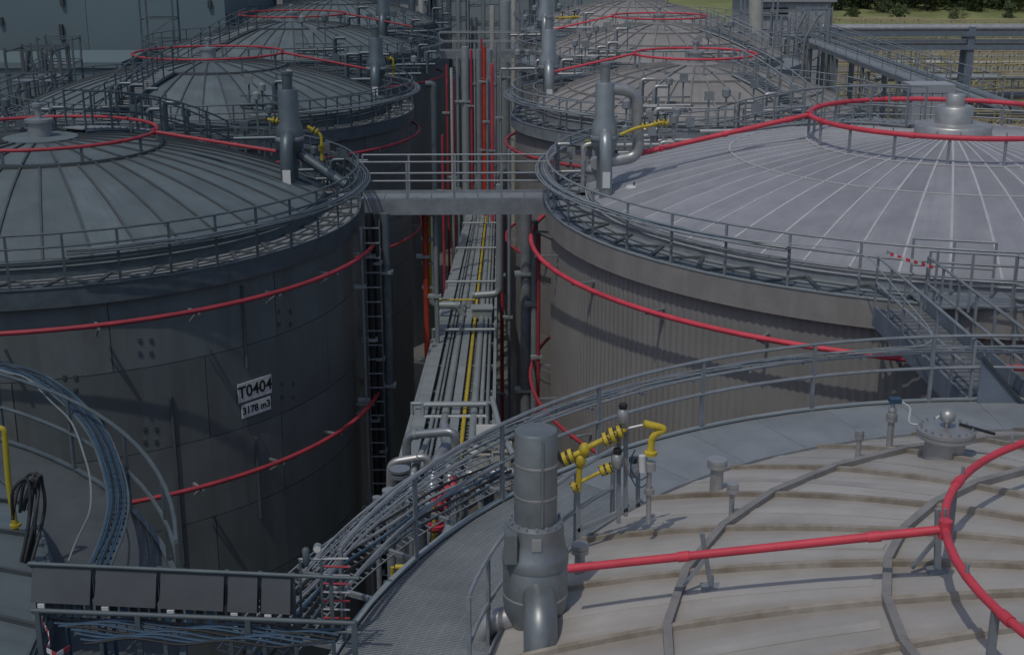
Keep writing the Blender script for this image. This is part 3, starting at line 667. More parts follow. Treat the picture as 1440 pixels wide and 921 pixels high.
# ------------------------------------------------------------------ nozzles on the foreground dome
def nozzle(label, px, py, h, r, fr, z=None, m='stainless'):
    zq = 17.2
    for _ in range(8):
        p = P(px, py, zq); zq = zF(min(9.4, math.hypot(p.x-cF[0], p.y-cF[1]))) - .02
        if math.hypot(p.x-cF[0], p.y-cF[1]) > 8.1: zq = ZE - .02
    t = thing('roof_nozzle', label, 'nozzle', p, 'steel nozzles on the foreground dome')
    MB().lathe([(r, -.03), (r, h-.06)], p, 20).build('pipe', m, t)
    MB().lathe([(fr, h-.09), (fr, h-.035), (r*.9, h-.035), (fr*.98, h-.03), (fr*.98, h+.02), (fr*.5, h+.03)], p, 20).build('blind_flange', m, t)
    return t, p
nozzle('short stout nozzle with blind flange beside the walkway kerb', 1007, 690, .42, .085, .13)
nozzle('slim nozzle with flange in front of the stout one', 1028, 728, .42, .03, .07)
nozzle('slim capped nozzle left of the round manhole', 1206, 645, .38, .035, .06)
nozzle('low flanged nozzle at the left beside the red feed pipe', 815, 806, .35, .06, .1)
tn, p = nozzle('tall instrument nozzle with blue cable left of the manhole', 1250, 634, .52, .045, .075)
MB().lathe([(.03,.5),(.055,.53),(.055,.6),(.03,.63),(.03,.7)], p, 12).build('instrument', 'stainless', tn)
MB().box((p.x-.05, p.y-.06, p.z+.69), (p.x+.1, p.y+.06, p.z+.75)).build('terminal_box', 'blue', tn)
MB().tube(bend([p+Vector((.1,0,.7)), p+Vector((.25,0,.62)), p+Vector((.2,-.05,.4)), p+Vector((.45,-.02,.38)), p+Vector((.72,.0,.55))], .1, 4), .014, 6).build('cable', 'white', tn)
zq = 16.6
for _ in range(8):
    pm_ = P(1327, 642, zq); zq = zF(min(8.1, math.hypot(pm_.x-cF[0], pm_.y-cF[1])))
t = thing('manhole', 'round flanged manhole with bolted lid and shiny dome on the foreground roof', 'manhole', pm_)
MB().lathe([(.25, -.15), (.25, .3)], pm_, 32).build('neck', 'stainless', t)
ld = MB().lathe([(.36, .28), (.36, .325), (.34, .33), (.36, .335), (.36, .38), (.2, .4)], pm_, 36).build('lid', 'stainless', t)
bl = MB()
for k in range(18): a = k*PI/9; bl.tube([pol(pm_, .315, a, pm_.z+.37), pol(pm_, .315, a, pm_.z+.42)], .014, 6)
bl.build('bolts', 'galv', ld)
MB().lathe([(.03,.39),(.04,.47),(.09,.5),(.1,.55),(.08,.61),(.03,.64)], pm_, 20).build('dome_vent', 'stainless', t)
MB().bar(pm_+Vector((.18,.05,.42)), pm_+Vector((.5,-.3,.42)), .03, .03).build('davit_bar', 'dark', t)
# brackets carrying the feed pipe and ring on the foreground dome
def stand(label, px, py, top, lean=0):
    zq = 17.2
    for _ in range(8):
        p = P(px, py, zq); zq = zF(min(8, math.hypot(p.x-cF[0], p.y-cF[1])))
    t = thing('pipe_stand', label, 'pipe support', p, 'stands carrying the red pipe on the foreground dome')
    MB().box((p.x-.1, p.y-.09, p.z-.02), (p.x+.1, p.y+.09, p.z+.015)).build('foot_plate', 'galv', t)
    MB().bar(p, p+Vector((lean, .0, top)), .06, .045).build('upright', 'galv', t)
    MB().bar(p+Vector((lean*.5, 0, top*.55)), p+Vector((lean*.5-.22, .02, .02)), .045, .03).build('strut', 'galv', t)
    return t
stand('leaning pipe stand under the middle of the red feed pipe', 1000, 826, .62, -.12)
stand('triangular pipe stand under the red ring tee', 1318, 802, .66, -.05)

# ------------------------------------------------------------------ cable tray on the foreground railing
t = thing('cable_ladder', 'curved cable ladder with pale cables along the foreground walkway rail', 'cable ladder', (cF[0], cF[1], 16.7))
a0, a1 = R(66), R(166)
for rr_ in (9.86, 10.14): MB().tube(arc(cF, rr_, 16.86, a0, a1, 60), .02, 6).build('side_rail', 'galv', t)
rg = MB().bar((9.86,0,0), (10.14,0,0), .025, .02).mesh('rung', 'galv')
for i in range(90): inst('rung', rg, t, (cF[0], cF[1], 16.85), a0 + (a1-a0)*i/89)
for k in range(7):
    rnd = random.Random(k); pts = [pol(cF, 9.88+.038*k+.012*math.sin(i*.9+k), a0+(a1-a0)*i/60, 16.885+.02*math.sin(i*.37*(1+k*.2))+.012*(k % 2)) for i in range(61)]
    MB().tube(pts, .009, 5).build('cable', 'tray' if k in (1, 4) else ('blue' if k == 2 else 'galv'), t)
for i in range(18):
    a = a0 + (a1-a0)*i/17; MB().bar(pol(cF, 9.77, a, 16.84), pol(cF, 10.15, a, 16.84), .03, .03).build('bracket', 'galv', t)
# inner rail on the near left stretch of the foreground walkway
t = thing('inner_handrail', 'short curved inner handrail of the foreground walkway left of the vent', 'railing', (cF[0], cF[1], ZE))
rail_ring(t, cF, 8.2, ZE, R(140), R(170), 5, 'galv', low=.0)

# ------------------------------------------------------------------ gangway from the lilac dome to the foreground dome
t = thing('gangway', 'short galvanised gangway with stringers joining the lilac dome and foreground walkway', 'gangway', (8.1, 23, ZE))
pa = P(1243, 420, ZE); ya, yb = 25.9, 20.3; xa, xb = 7.8, 8.8
gdir = .0
nT = 24; tm_ = MB().box((xa+.04, 0, -.03), (xb-.04, .19, .01)).mesh('tread', 'grating')
for i in range(nT):
    o = inst('tread', tm_, t, (0, yb + (ya-yb)*i/nT, ZE+.02))
for x, hi in ((xa, .1), (xb, .3)):
    MB().box((x-.015, yb, ZE-.32), (x+.015, ya, ZE+hi)).build('stringer', 'bluesteel', t)
for x in (xa, xb): rail_line(t, (x, yb+.05, ZE), (x, ya-.05, ZE), 6, 'galv', 1.1, .2)
MB().tube(bend([P(1050, 338, 17.0), P(1190, 350, 17.05), P(1222, 362, 17.05), P(1308, 462, 16.95), P(1312, 482, 16.9), P(1276, 490, 16.85)], .35, 6), .012, 8).build('conduit', 'tray', t)
t = thing('stair_landing', 'railed landing with pale handrails on the lilac dome edge at right', 'landing', P(1360, 440, 16.1))
q0 = P(1302, 432, 16.1); q1 = P(1422, 440, 16.1)
for (a, b_) in ((q0, q1), (q1, q1+Vector((.5, -1.2, 0))), (q0+Vector((0,1.1,0)), q1+Vector((0,1.1,0)))): rail_line(t, a, b_, 2, 'galv', 1.15, .05)
MB().box((q0.x, q0.y, 16.06), (q1.x+.4, q0.y+1.1, 16.1)).build('deck', 'galv_floor', t)
t = thing('kick_panel', 'blue grey sloping steel panel at the near end of the gangway', 'panel', (8.3, 20.3, 15.7))
pn = MB(); v_ = [(7.88, 15.62), (8.85, 15.62), (8.85, 15.78), (7.88, 16.85)]
pn.add([(x, 20.22, z) for x, z in v_] + [(x, 20.25, z) for x, z in v_], [(0,1,2,3), (7,6,5,4), (0,4,5,1), (1,5,6,2), (2,6,7,3), (3,7,4,0)]); pn.build('plate', 'bluesteel', t)
MB().bar((7.88, 20.2, 16.87), (8.87, 20.2, 15.8), .06, .05).build('top_flange', 'panel', t)
MB().box((7.95, 20.16, 15.62), (8.85, 20.21, 15.85)).build('lower_panel', 'panel', t)
# barrier tape
tp = MB(); pts = [P(1247, 355, 17.0), P(1262, 361, 16.95), P(1280, 367, 16.92), P(1296, 371, 16.95), P(1312, 376, 17.0)]
t = thing('barrier_tape', 'red and white barrier tape strung across the gangway head', 'tape', pts[0])
for i in range(len(pts)-1):
    for k in range(3):
        a = pts[i].lerp(pts[i+1], k/3); b_ = pts[i].lerp(pts[i+1], (k+1)/3)
        MB().bar(a, b_, .006, .07).build('stripe', 'red' if (i*3+k) % 2 else 'white', t)

# ------------------------------------------------------------------ footbridges
def footbridge(label, x0, x1, y0, y1, z, m, fm, n=4, rails=True):
    t = thing('footbridge', label, 'footbridge', ((x0+x1)/2, y0, z), 'footbridges across the central gap')
    k = max(4, int((x1-x0)/.6)); pm = MB().box((0, 0, -.03), ((x1-x0)/k-.015, y1-y0-.04, 0)).mesh('deck_panel', fm)
    for i in range(k): inst('deck_panel', pm, t, (x0+(x1-x0)*i/k, y0+.02, z))
    for y in (y0, y1): MB().box((x0, y-.02, z-.38), (x1, y+.02, z+.08)).build('side_beam', m, t)
    if rails:
        for y in (y0, y1): rail_line(t, (x0, y, z), (x1, y, z), n, m, 1.1, .1)
    return t
footbridge('grey footbridge joining the T0404 tank and the lilac dome tank', -3.45, 1.8, 37.0, 38.2, ZE, 'galv', 'galv_floor')
footbridge('small far footbridge high in the central gap', -2.6, 2.1, 81, 82.1, ZE, 'galv', 'galv_floor')
# near bridge between the lower left tank and the foreground tank carrying hoods
bA = P(40, 792, 17.1); bB = P(505, 813, 17.1)
t = footbridge('near footbridge at the lower left joining the two foreground tanks', -4.9, -1.6, 11.0, 12.2, ZE, 'galv_dark', 'galv_dark', 4, False)

t = thing('instrument_hood_row', 'row of five charcoal instrument hoods on a rail at lower left', 'hoods', P(230, 850, 16.6))
MB().tube([bA, bB], .022, 8).build('top_bar', 'galv_dark', t)
MB().tube([bA-Vector((0,0,.62)), bB-Vector((0,0,.62))], .022, 8).build('lower_bar', 'galv_dark', t)
d = (bB-bA); L = d.length
def along(px): return bA + d*((px-40)/465.0)
for (x0, x1) in ((45, 129), (136, 222), (228, 317), (323, 364), (370, 410)):
    a = along(x0); b_ = along(x1); h = MB(); up = Vector((0,0,1)); fw = Vector((0,-.16,0))
    vs = [a+Vector((0,.02,-.01)), b_+Vector((0,.02,-.01)), b_+fw-up*.36, a+fw-up*.36, a+Vector((0,.02,-.36)), b_+Vector((0,.02,-.36))]
    h.add(vs, [(3,2,1,0), (0,4,3), (1,2,5), (0,1,5,4)]); hd = h.build('hood', 'panel', t)
    m_ = a.lerp(b_, .12) + fw*1.05 - up*.40; MB().box((m_.x, m_.y-.01, m_.z-.03), (m_.x+.07, m_.y+.01, m_.z+.03)).build('tag_plate', 'white', hd)
    for k in range(max(2, int((x1-x0)/14))):
        q = a.lerp(b_, (k+.6)/max(2, int((x1-x0)/14))) - up*.42; g_ = MB().box((q.x-.03, q.y-.1, q.z-.12), (q.x+.03, q.y-.02, q.z+.05)).build('transmitter', random.choice(['dark', 'galv_dark', 'panel', 'blue']), hd)
        MB().tube([q-up*.1+Vector((0,-.05,0)), q-up*.3+Vector((random.uniform(-.04,.04),-.05,0))], .008, 5).build('tail_cable', random.choice(['blue', 'dark', 'dark']), hd)
for x in (45, 132, 225, 320, 367, 412, 465): MB().bar(along(x)+Vector((0,.05,0)), along(x)-Vector((0,-.05,1.1)), .04, .04).build('upright', 'galv_dark', t)
# near handrail with blue cables
t = thing('cable_run', 'bundle of bright blue cables slung along the near handrail at lower left', 'cables', P(280, 885, 16.8))
for k in range(9):
    rnd = random.Random(50+k); a = P(70+k*6, 868+k*2.4, 17.0); b_ = P(485-k*3, 884+k*1.2, 17.0); pts = []
    for i in range(25):
        f = i/24; q = a.lerp(b_, f); q.z += -.03*math.sin(f*PI*5+k) - .012*k; q.y += .01*math.cos(f*9+k*2); pts.append(q)
    MB().tube(pts, .013, 6).build('cable', 'blue' if k % 4 else 'dark', t)
for (px, y1_) in ((95, 921), (145, 930), (160, 930)):
    MB().tube([P(px, 880, 16.98), P(px+3, 905, 16.6)-Vector((0,0,.3))], .02, 6).build('drop_cable', 'blue', t)
t = thing('near_handrail', 'grey tubular handrail running across the lower left corner', 'railing', P(270, 868, 17.1))
MB().tube([P(45, 858, 17.1), P(500, 876, 17.1)], .026, 8).build('top_rail', 'galv_dark', t)
MB().tube([P(45, 858, 17.1)-Vector((0,0,.5)), P(500, 876, 17.1)-Vector((0,0,.5))], .02, 8).build('knee_rail', 'galv_dark', t)
for px in (52, 195, 350, 498):
    q = P(45, 858, 17.1).lerp(P(500, 876, 17.1), (px-45)/455); MB().bar(q, q-Vector((0,0,1.15)), .05, .05).build('post', 'galv_dark', t)
# gauge manifold
t = thing('gauge_manifold', 'small tubing manifold with round gauge at the end of the hood row', 'gauge', P(455, 850, 16.6))
gz = P(445, 772, 17.3).y
for px in (422, 452, 482): MB().bar(PD(px, 785, gz), PD(px+2, 900, gz), .025, .025).build('upright', 'galv_dark', t)
for k in range(7): MB().tube([PD(455, 796+k*12, gz-.04), PD(492, 797+k*12, gz-.04)], .012, 6).build('tube', 'stainless' if k % 2 else 'red_dull', t)
MB().tube([PD(420, 786, gz), PD(490, 785, gz)], .014, 6).build('header', 'stainless', t)
q = PD(446, 772, gz-.05); ga = MB().tube([q, q+Vector((0,.06,0))], .045, 20).build('gauge', 'stainless', t)
MB().tube([q-Vector((0,.004,0)), q-Vector((0,.001,0))], .037, 20).build('dial', 'white', ga)
q = PD(430, 776, gz-.05); MB().lathe([(.02,-.16),(.035,-.12),(.04,.03),(.02,.05)], q, 10).build('transmitter', 'galv_dark', t)

# ------------------------------------------------------------------ lower left corner: cable ladder, hoses, yellow pipe
t = thing('cable_ladder', 'dark cable ladder with blue cables curving along the lower left tank rail', 'cable ladder', (cL1[0], cL1[1], 16.8))
path = [(-30, 505), (20, 520), (60, 535), (100, 565), (135, 605), (155, 650), (166, 700), (160, 745), (138, 800)]
pts = [P(a, b_, 16.85) for a, b_ in path]
def smooth(pts, n=5):
    out = []
    for i in range(len(pts)-1):
        p0 = pts[max(i-1,0)]; p1 = pts[i]; p2 = pts[i+1]; p3 = pts[min(i+2, len(pts)-1)]
        for k in range(n):
            t_ = k/n; out.append(.5*((2*p1) + (p2-p0)*t_ + (2*p0-5*p1+4*p2-p3)*t_*t_ + (3*p1-p0-3*p2+p3)*t_**3))
    out.append(pts[-1]); return out
sp = smooth(pts, 6); nrm = []
for i in range(len(sp)):
    dd = sp[min(i+1, len(sp)-1)]-sp[max(i-1, 0)]; nrm.append(Vector((dd.y, -dd.x, 0)).normalized() * -1)
for s_ in (-.12, .12): MB().tube([p+n_*s_ for p, n_ in zip(sp, nrm)], .018, 6).build('side_rail', 'galv_dark', t)
for i in range(0, len(sp), 1): MB().bar(sp[i]+nrm[i]*-.12, sp[i]+nrm[i]*.12, .025, .02).build('rung', 'galv_dark', t)
for k in range(8): MB().tube([p+n_*(-.1+.026*k)+Vector((0,0,.025+.01*(k%3)+.012*math.sin(i*.8+k))) for i, (p, n_) in enumerate(zip(sp, nrm))], .012, 5).build('cable', 'blue' if k not in (2, 5) else 'dark', t)
MB().tube([p+n_*-.3+Vector((0,0,.12+.03*math.sin(i*.6))) for i, (p, n_) in enumerate(zip(sp, nrm))], .012, 5).build('loose_cable', 'tray_dim', t)
t = thing('yellow_gas_pipe', 'bent yellow gas pipe at the left edge above the dark hoses', 'pipe', P(20, 750, 16.6))
yD = P(20, 750, 16.6).y
MB().tube(bend([PD(-10, 602, yD), PD(6, 602, yD), PD(12, 680, yD), PD(24, 755, yD)], .1, 5), .035, 10).build('pipe', 'yellow_dull', t)
for px, py in ((22, 738), (26, 756)): flange(MB(), PD(px, py, yD), (.1, 0, -1), .065).build('flange', 'yellow_dull', t)
MB().lathe([(.02,-.05),(.08,-.03),(.08,.03),(.02,.05)], PD(12, 767, yD), 12).build('red_knob', 'red_dull', t)
t = thing('hose_bundle', 'sagging bundle of black hoses at the left edge', 'hoses', P(20, 860, 16.4))
for k in range(6):
    o_ = k*7 - 18 + random.Random(k).uniform(-5, 5)
    q = [PD(30+o_*.6, 720, yD-.4), PD(38+o_, 690-k*4, yD-.4), PD(50+o_*.5, 672+k*3, yD-.4), PD(52+o_*.4, 720, yD-.5), PD(40+o_*.5, 780, yD-.7), PD(20+o_*.5, 840, yD-.9), PD(4+o_*.4, 900, yD-1), PD(-2+o_*.3, 960, yD-1)]
    MB().tube(smooth([v + Vector((0, random.uniform(-.12,.12), random.uniform(-.05,.05))) for v in q], 5), .02, 7).build('hose', 'dark', t)
pts = [P(a, b_, 16.9) for a, b_ in ((48, 868), (62, 878), (68, 890), (70, 904), (66, 914), (80, 921), (98, 910))]
t = thing('barrier_tape', 'loose red and white barrier tape dangling in the lower left corner', 'tape', pts[0])
for i in range(len(pts)-1):
    for k in range(2): MB().bar(pts[i].lerp(pts[i+1], k/2), pts[i].lerp(pts[i+1], (k+1)/2), .006, .05).build('stripe', 'red_dull' if (i*2+k) % 2 else 'white', t)
p0 = PD(187, 745, 20.5)
t = thing('hydrant_valve', 'red and yellow valve with pipe below the cable ladder at lower left', 'valve', PD(190, 800, 20.5))
MB().lathe([(.05,-.5),(.05,-.2),(.13,-.16),(.13,.0),(.06,.12),(.03,.2)], p0, 14).build('body', 'red_dull', t)
MB().box((p0.x-.1, p0.y-.1, p0.z-.12), (p0.x+.14, p0.y+.02, p0.z-.04)).build('yellow_label', 'yellow_dull', t)
MB().tube([p0+Vector((.12,0,-.1)), p0+Vector((.16,0,-.6))], .05, 10).build('yellow_pipe', 'yellow_dull', t)
tag(MB().tube([PD(248, 830, 18), PD(262, 1000, 18)], .06, 10).build('red_riser', 'red_dull', None, PD(262, 1000, 18)), 'dull red upright pipe behind the hoods at lower left', 'pipe')

# ------------------------------------------------------------------ pipe rack through the central gap
RK0 = Vector((0, 27.5, 12.6)); slope = -.095
def rk(x, y, dz=0):                # the rack falls slightly and tapers away from the viewer
    return Vector((x*(1-.004*(y-27.5)) - .33 + .014*(y-27.5), y, 12.6 + slope*(y-27.5) + dz))
Y0, Y1 = 25.5, 96
tr = thing('pipe_rack', 'long sloping pipe rack frame in the gap between the tank rows', 'pipe rack', (0, Y0, 0))
y = Y0+1.0; k = 0
while y < Y1:
    a = rk(-1.4, y, -.14); b_ = rk(.45, y, -.14); MB().bar(a, b_, .12, .14).build('cross_beam', 'tray', tr)
    if k % 2 == 0:
        for q in (a+Vector((.1,0,0)), b_-Vector((.1,0,0))): MB().box((q.x-.06, q.y-.06, 0), (q.x+.06, q.y+.06, q.z-.05)).build('post', 'galv_dark', tr)
    if k % 3 == 1:
        MB().tube([rk(-1.45, y+.6, .22), rk(.5, y+.6, .22)], .05, 10).build('hold_down_pipe', 'tray', tr)
        for x_ in (-1.45, .5): MB().tube([rk(x_, y+.6, .25), rk(x_, y+.6, -.1)], .04, 8).build('hold_down_leg', 'tray', tr)
    y += 2.9; k += 1
for x in (-1.45, .5): MB().bar(rk(x, Y0, -.13), rk(x, Y1, -.13), .08, .16).build('side_beam', 'tray', tr)
TG = 'covered cable trays on the central pipe rack'
for (x, wd, nm, mm) in ((-1.22, .3, 'leftmost wide flat tray cover on the central pipe rack', 'tray'), (-.40, .2, 'narrow flat tray cover left of the yellow rack pipe', 'tray')):
    t = thing('cable_tray', nm, 'cable tray', rk(x, Y0), TG); L = 3.0; y = Y0
    while y < Y1:
        MB().bar(rk(x, y, .02), rk(x, min(Y1, y+L)-.03, .02), wd, .1).build('cover', mm, t); y += L
PG = 'pipes on the central pipe rack'
for (x, r, mm, lab) in ((-.93, .05, 'tray', 'thin pale pipe second from the left on the central rack'), (-.82, .035, 'galv', 'very thin pipe left of the thickest rack pipe'), (-.19, .05, 'yellow', 'yellow gas pipe running along the central pipe rack'),
                        (-.64, .1, 'tray', 'thickest pale pipe left of the yellow pipe on the rack'), (.03, .09, 'tray', 'thick pale pipe just right of the yellow rack pipe'),
                        (.2, .055, 'tray', 'pale pipe second from the right on the rack'), (.34, .045, 'tray_dim', 'outermost right pipe on the central rack')):
    tag(MB().tube([rk(x, Y0, .03), rk(x, Y1, .03)], r, 10).build('rack_pipe', mm, None, rk(x, Y0)), lab, 'pipe', PG)
t = thing('ladder_rungs', 'dark slotted cable ladder showing between the rack trays', 'cable ladder', rk(-.3, Y0))
rgm = MB().box((-.62, -.02, -.02), (.62, .02, .02)).mesh('rung', 'tray_dim')
y = Y0
while y < 90: inst('rung', rgm, t, rk(-.38, y, -.07)); y += .28
MB().bar(rk(-.38, Y0, -.12), rk(-.38, Y1, -.12), 1.5, .02).build('tray_bed', 'dark', t)
# portal of two cross pipes near the end, and elbows above the trays
t = thing('pipe_portal', 'pale goalpost of two cross pipes over the near end of the rack', 'pipe frame', rk(-.5, 29.5))
for dz in (.35, .05): MB().tube([rk(-1.15, 29.4, dz), rk(.35, 29.4, dz)], .055, 12).build('cross_pipe', 'tray', t)
for x in (-1.15, .35): MB().tube([rk(x, 29.4, .4), rk(x, 29.4, -.3)], .05, 10).build('leg', 'tray', t)
for (lab, pp, mm, yy) in (('pale insulated elbow crossing above the rack from the left riser', [(-1.65, 4.0), (-1.65, .45), (-.75, .45), (-.6, .1)], 'tray', 41.5), ('pale insulated elbow crossing above the rack from the right riser', [(.65, 4.2), (.65, .55), (-.3, .5), (-.42, .1)], 'tray', 43)):
    t = thing('insulated_elbow', lab, 'pipe', rk(pp[0][0], yy)); MB().tube(bend([rk(a, yy, b_) for a, b_ in pp], .25, 6), .12, 14).build('lagging', mm, t)
    q = rk(pp[2][0], yy, pp[2][1]); MB().tube([q+Vector((-.02,0,0)), q+Vector((.06,0,0))], .135, 14).build('band', 'galv', t)
q = rk(.05, 41.6, .35); t = thing('junction_cover', 'pale square box cover on the rack beside the elbows', 'box', rk(.05, 41.6, .1))
MB().box((q.x-.32, q.y-.25, q.z-.3), (q.x+.3, q.y+.25, q.z)).build('box', 'tray', t); MB().box((q.x-.36, q.y-.29, q.z+.001), (q.x+.34, q.y+.29, q.z+.03)).build('lid', 'tray', t)
tag(MB().tube([rk(-1.6, 42.2, .5), rk(-.2, 42.2, .5)], .03, 8).build('yellow_cross_pipe', 'yellow', None, rk(-1.6, 42.2, .5)), 'thin yellow pipe crossing over the central pipe rack', 'pipe')

# ------------------------------------------------------------------ risers in the gap
def riser(label, px, D, y0, y1, r, m, nm='riser_pipe', grp='upright pipes in the central gap', clamps=0, head=None, short=False):
    a = PD(px, y0, D); z1 = PD(px, y1, D).z if short else .02
    t = thing(nm, label, 'pipe', (a.x, D, z1), grp)
    MB().tube([(a.x, D, z1), (a.x, D, a.z)], r, 14).build('pipe', m, t)
    for k in range(clamps):
        z = z1 + (a.z-z1)*(k+.5)/clamps; MB().box((a.x-r-.18, D-r-.03, z-.04), (a.x+r+.06, D+r+.03, z+.04)).build('clamp', 'tray', t)
    if head: MB().tube(bend([(a.x, D, a.z-.05), (a.x, D, a.z+.3), (a.x+head, D, a.z+.3)], .2, 5), r, 12).build('elbow', m, t)
    return t
riser('orange red upright pipe left of the rack below the footbridge', 597, 38, 285, 520, .085, 'orange', clamps=5)
riser('dull yellow slim pipe beside the orange red upright', 603, 38.1, 285, 420, .05, 'yellow_dull', short=True, clamps=4)
riser('pale upright pipe just right of the orange red one', 612, 37.5, 290, 440, .07, 'tray_dim', clamps=3)
riser('dark red upright pipe beyond the footbridge left of the rack', 636, 58, 110, 240, .1, 'red_dull', clamps=2)
riser('pale slim upright beside the dark red pipe beyond the footbridge', 634.5, 57, 96, 250, .06, 'pale')
riser('wide pale duct standing in the far part of the gap', 654, 72, 66, 230, .2, 'tray', clamps=3)
riser('dark red slim pipe right of the wide pale duct', 662.5, 70, 70, 260, .07, 'red_dull', clamps=3)
riser('grey upright pipe in the middle of the far gap', 673, 70, 70, 215, .13, 'tray_dim')
riser('orange red drain pipe in the far gap right of the grey upright', 681, 69, 66, 190, .1, 'orange', clamps=5)
riser('grey upright right of the orange red drain pipe', 688, 71, 70, 160, .17, 'galv')
riser('red slim pipe on the right side of the far gap', 692, 66, 90, 160, .08, 'red', clamps=2)
riser('pale square looking duct above the far footbridge', 710, 86, 2, 90, .34, 'tray', clamps=2)
riser('pale tall pipe in front of the right wall of the gap', 740, 40, 300, 640, .17, 'galv', clamps=4)
riser('pale slim pipe on the right wall of the gap below the footbridge', 752, 38.5, 310, 620, .1, 'tray_dim', clamps=3)
riser('dark red drop pipe at the left edge of the corrugated taupe tank', 758, 38, 330, 600, .05, 'red_dull', clamps=2)
riser('dark red pipe behind the pale slim pipe right of the rack', 706, 47, 300, 500, .06, 'red_dull', clamps=3)
riser('grey pipe with elbow head beside the left tank walkway in the gap', 610, 50, 130, 260, .12, 'galv_dark', head=-.3)
rnd = random.Random(4)
for i, (px, D, y0, r_, m_, lab) in enumerate(((628, 62, 92, .05, 'red_dull', 'thin dark red riser at the left side of the far gap'), (643, 66, 80, .06, 'tray_dim', 'thin grey riser left of the wide pale duct'), (667, 74, 62, .05, 'tray', 'thin pale riser right of the dark red slim pipe'), (677, 76, 55, .06, 'red_dull', 'thin red riser between grey upright and orange drain'), (685, 64, 110, .05, 'tray', 'thin pale riser over the rack axis'), (697, 72, 60, .07, 'galv', 'thin grey riser right of the far red pipe'), (704, 62, 100, .06, 'tray_dim', 'thin grey riser on the right wall of the far gap'), (622, 48, 190, .05, 'red_dull', 'thin dark red riser just behind the footbridge left'), (716, 46, 210, .06, 'galv', 'thin grey riser just behind the footbridge right'))):
    riser(lab, px, D, y0, 0, r_, m_, clamps=4)
# black pipes and ladder on the right flank of the T0404 tank
riser('black upright hose pipe on the flank of the T0404 tank', 518, 34.8, 300, 760, .09, 'dark', clamps=7)
riser('second black pipe beside the ladder on the T0404 tank flank', 527, 35, 300, 740, .1, 'dark', clamps=6)
riser('grey upright conduit right of the black pipes on the T0404 tank flank', 541, 35.2, 300, 720, .12, 'galv_dark', clamps=5)
riser('thin pale conduit left of the black pipes on the T0404 tank flank', 507, 34.4, 320, 740, .04, 'tray_dim', clamps=5)
t = thing('cable_ladder', 'upright cable ladder on the right flank of the T0404 tank', 'cable ladder', PD(522, 760, 34.6))
for px in (511, 533): a = PD(px, 310, 34.6); MB().bar(a, (a.x, 34.6, 3), .03, .06).build('side_rail', 'galv_dark', t)
a = PD(511, 310, 34.6); b_ = PD(533, 310, 34.6)
rgm = MB().box((0, -.015, -.015), (b_.x-a.x, .015, .015)).mesh('rung', 'galv')
for i in range(30): inst('rung', rgm, t, (a.x, 34.57, a.z-.2-i*.4))

# ------------------------------------------------------------------ pipework at the near end of the rack (between foreground walkway and rack)
def pipe(label, pts, r, m, nm='process_pipe', grp='pipework at the near end of the rack', bands=0):
    t = thing(nm, label, 'pipe', pts[-1], grp); q = bend(pts, r*2.2, 6); MB().tube(q, r, 14).build('pipe', m, t)
    for k in range(bands):
        f = (k+1)/(bands+1); p = Vector(pts[0]).lerp(Vector(pts[-1]), f) if len(pts) == 2 else Vector(q[int(f*(len(q)-1))])
        d = (Vector(pts[-1])-Vector(pts[0])).normalized(); MB().tube([p-d*.03, p+d*.03], r*1.15, 14).build('band', 'galv', t)
    return t
E = 24.5
pipe('silver lagged pipe running left from the rack end', [PD(602, 690, E), PD(602, 641, E), PD(549, 650, E), PD(549, 760, E)], .08, 'stainless', bands=1)
pipe('silver lagged pipe running right to the big grey vent', [PD(652, 730, E-1), PD(652, 666, E-1), PD(726, 663, E-1), PD(727, 720, E-1)], .085, 'stainless', bands=2)
pipe('grey pipe with bend dropping from the rack end', [PD(640, 612, E+1), PD(612, 650, E), PD(606, 700, E-.5), PD(590, 790, E-2)], .12, 'duct', bands=2)
pipe('second grey pipe dropping beside the bent one', [PD(625, 600, E+1.5), PD(632, 660, E), PD(636, 720, E-.5), PD(618, 800, E-2)], .11, 'duct', bands=2)
pipe('slim pale pipe between the grey dropping pipes', [PD(604, 612, E+1), PD(582, 660, E), PD(566, 760, E-1)], .06, 'tray', bands=2)
pipe('pale pipe along the right edge of the rack end', [PD(692, 560, E+3), PD(704, 606, E+1), PD(722, 640, E)], .06, 'tray', bands=1)
pipe('thick grey lagged elbow above the red valve', [PD(572, 700, E+.5), PD(572, 612, E+.5), PD(640, 606, E+.2), PD(644, 690, E+.2)], .09, 'duct', bands=1)
t = thing('fire_valve', 'red fire water valve with yellow stem behind the foreground walkway', 'valve', PD(625, 745, 21))
p = PD(626, 700, 21)
MB().tube(bend([PD(640, 682, 21), PD(618, 704, 21), PD(610, 745, 21)], .15, 5), .11, 14).build('body', 'red', t)
for px, py, dr in ((641, 681, (1, 0, .6)), (617, 706, (.7, 0, 1)), (611, 738, (.1, 0, 1))): flange(MB(), PD(px, py, 21), dr, .17, .06).build('flange', 'red', t)
MB().tube([PD(612, 712, 20.9), PD(609, 760, 20.9)], .035, 8).build('stem', 'yellow', t)
MB().tube([PD(634, 700, 21.1), PD(632, 735, 21.1)], .07, 12).build('cylinder', 'white', t)
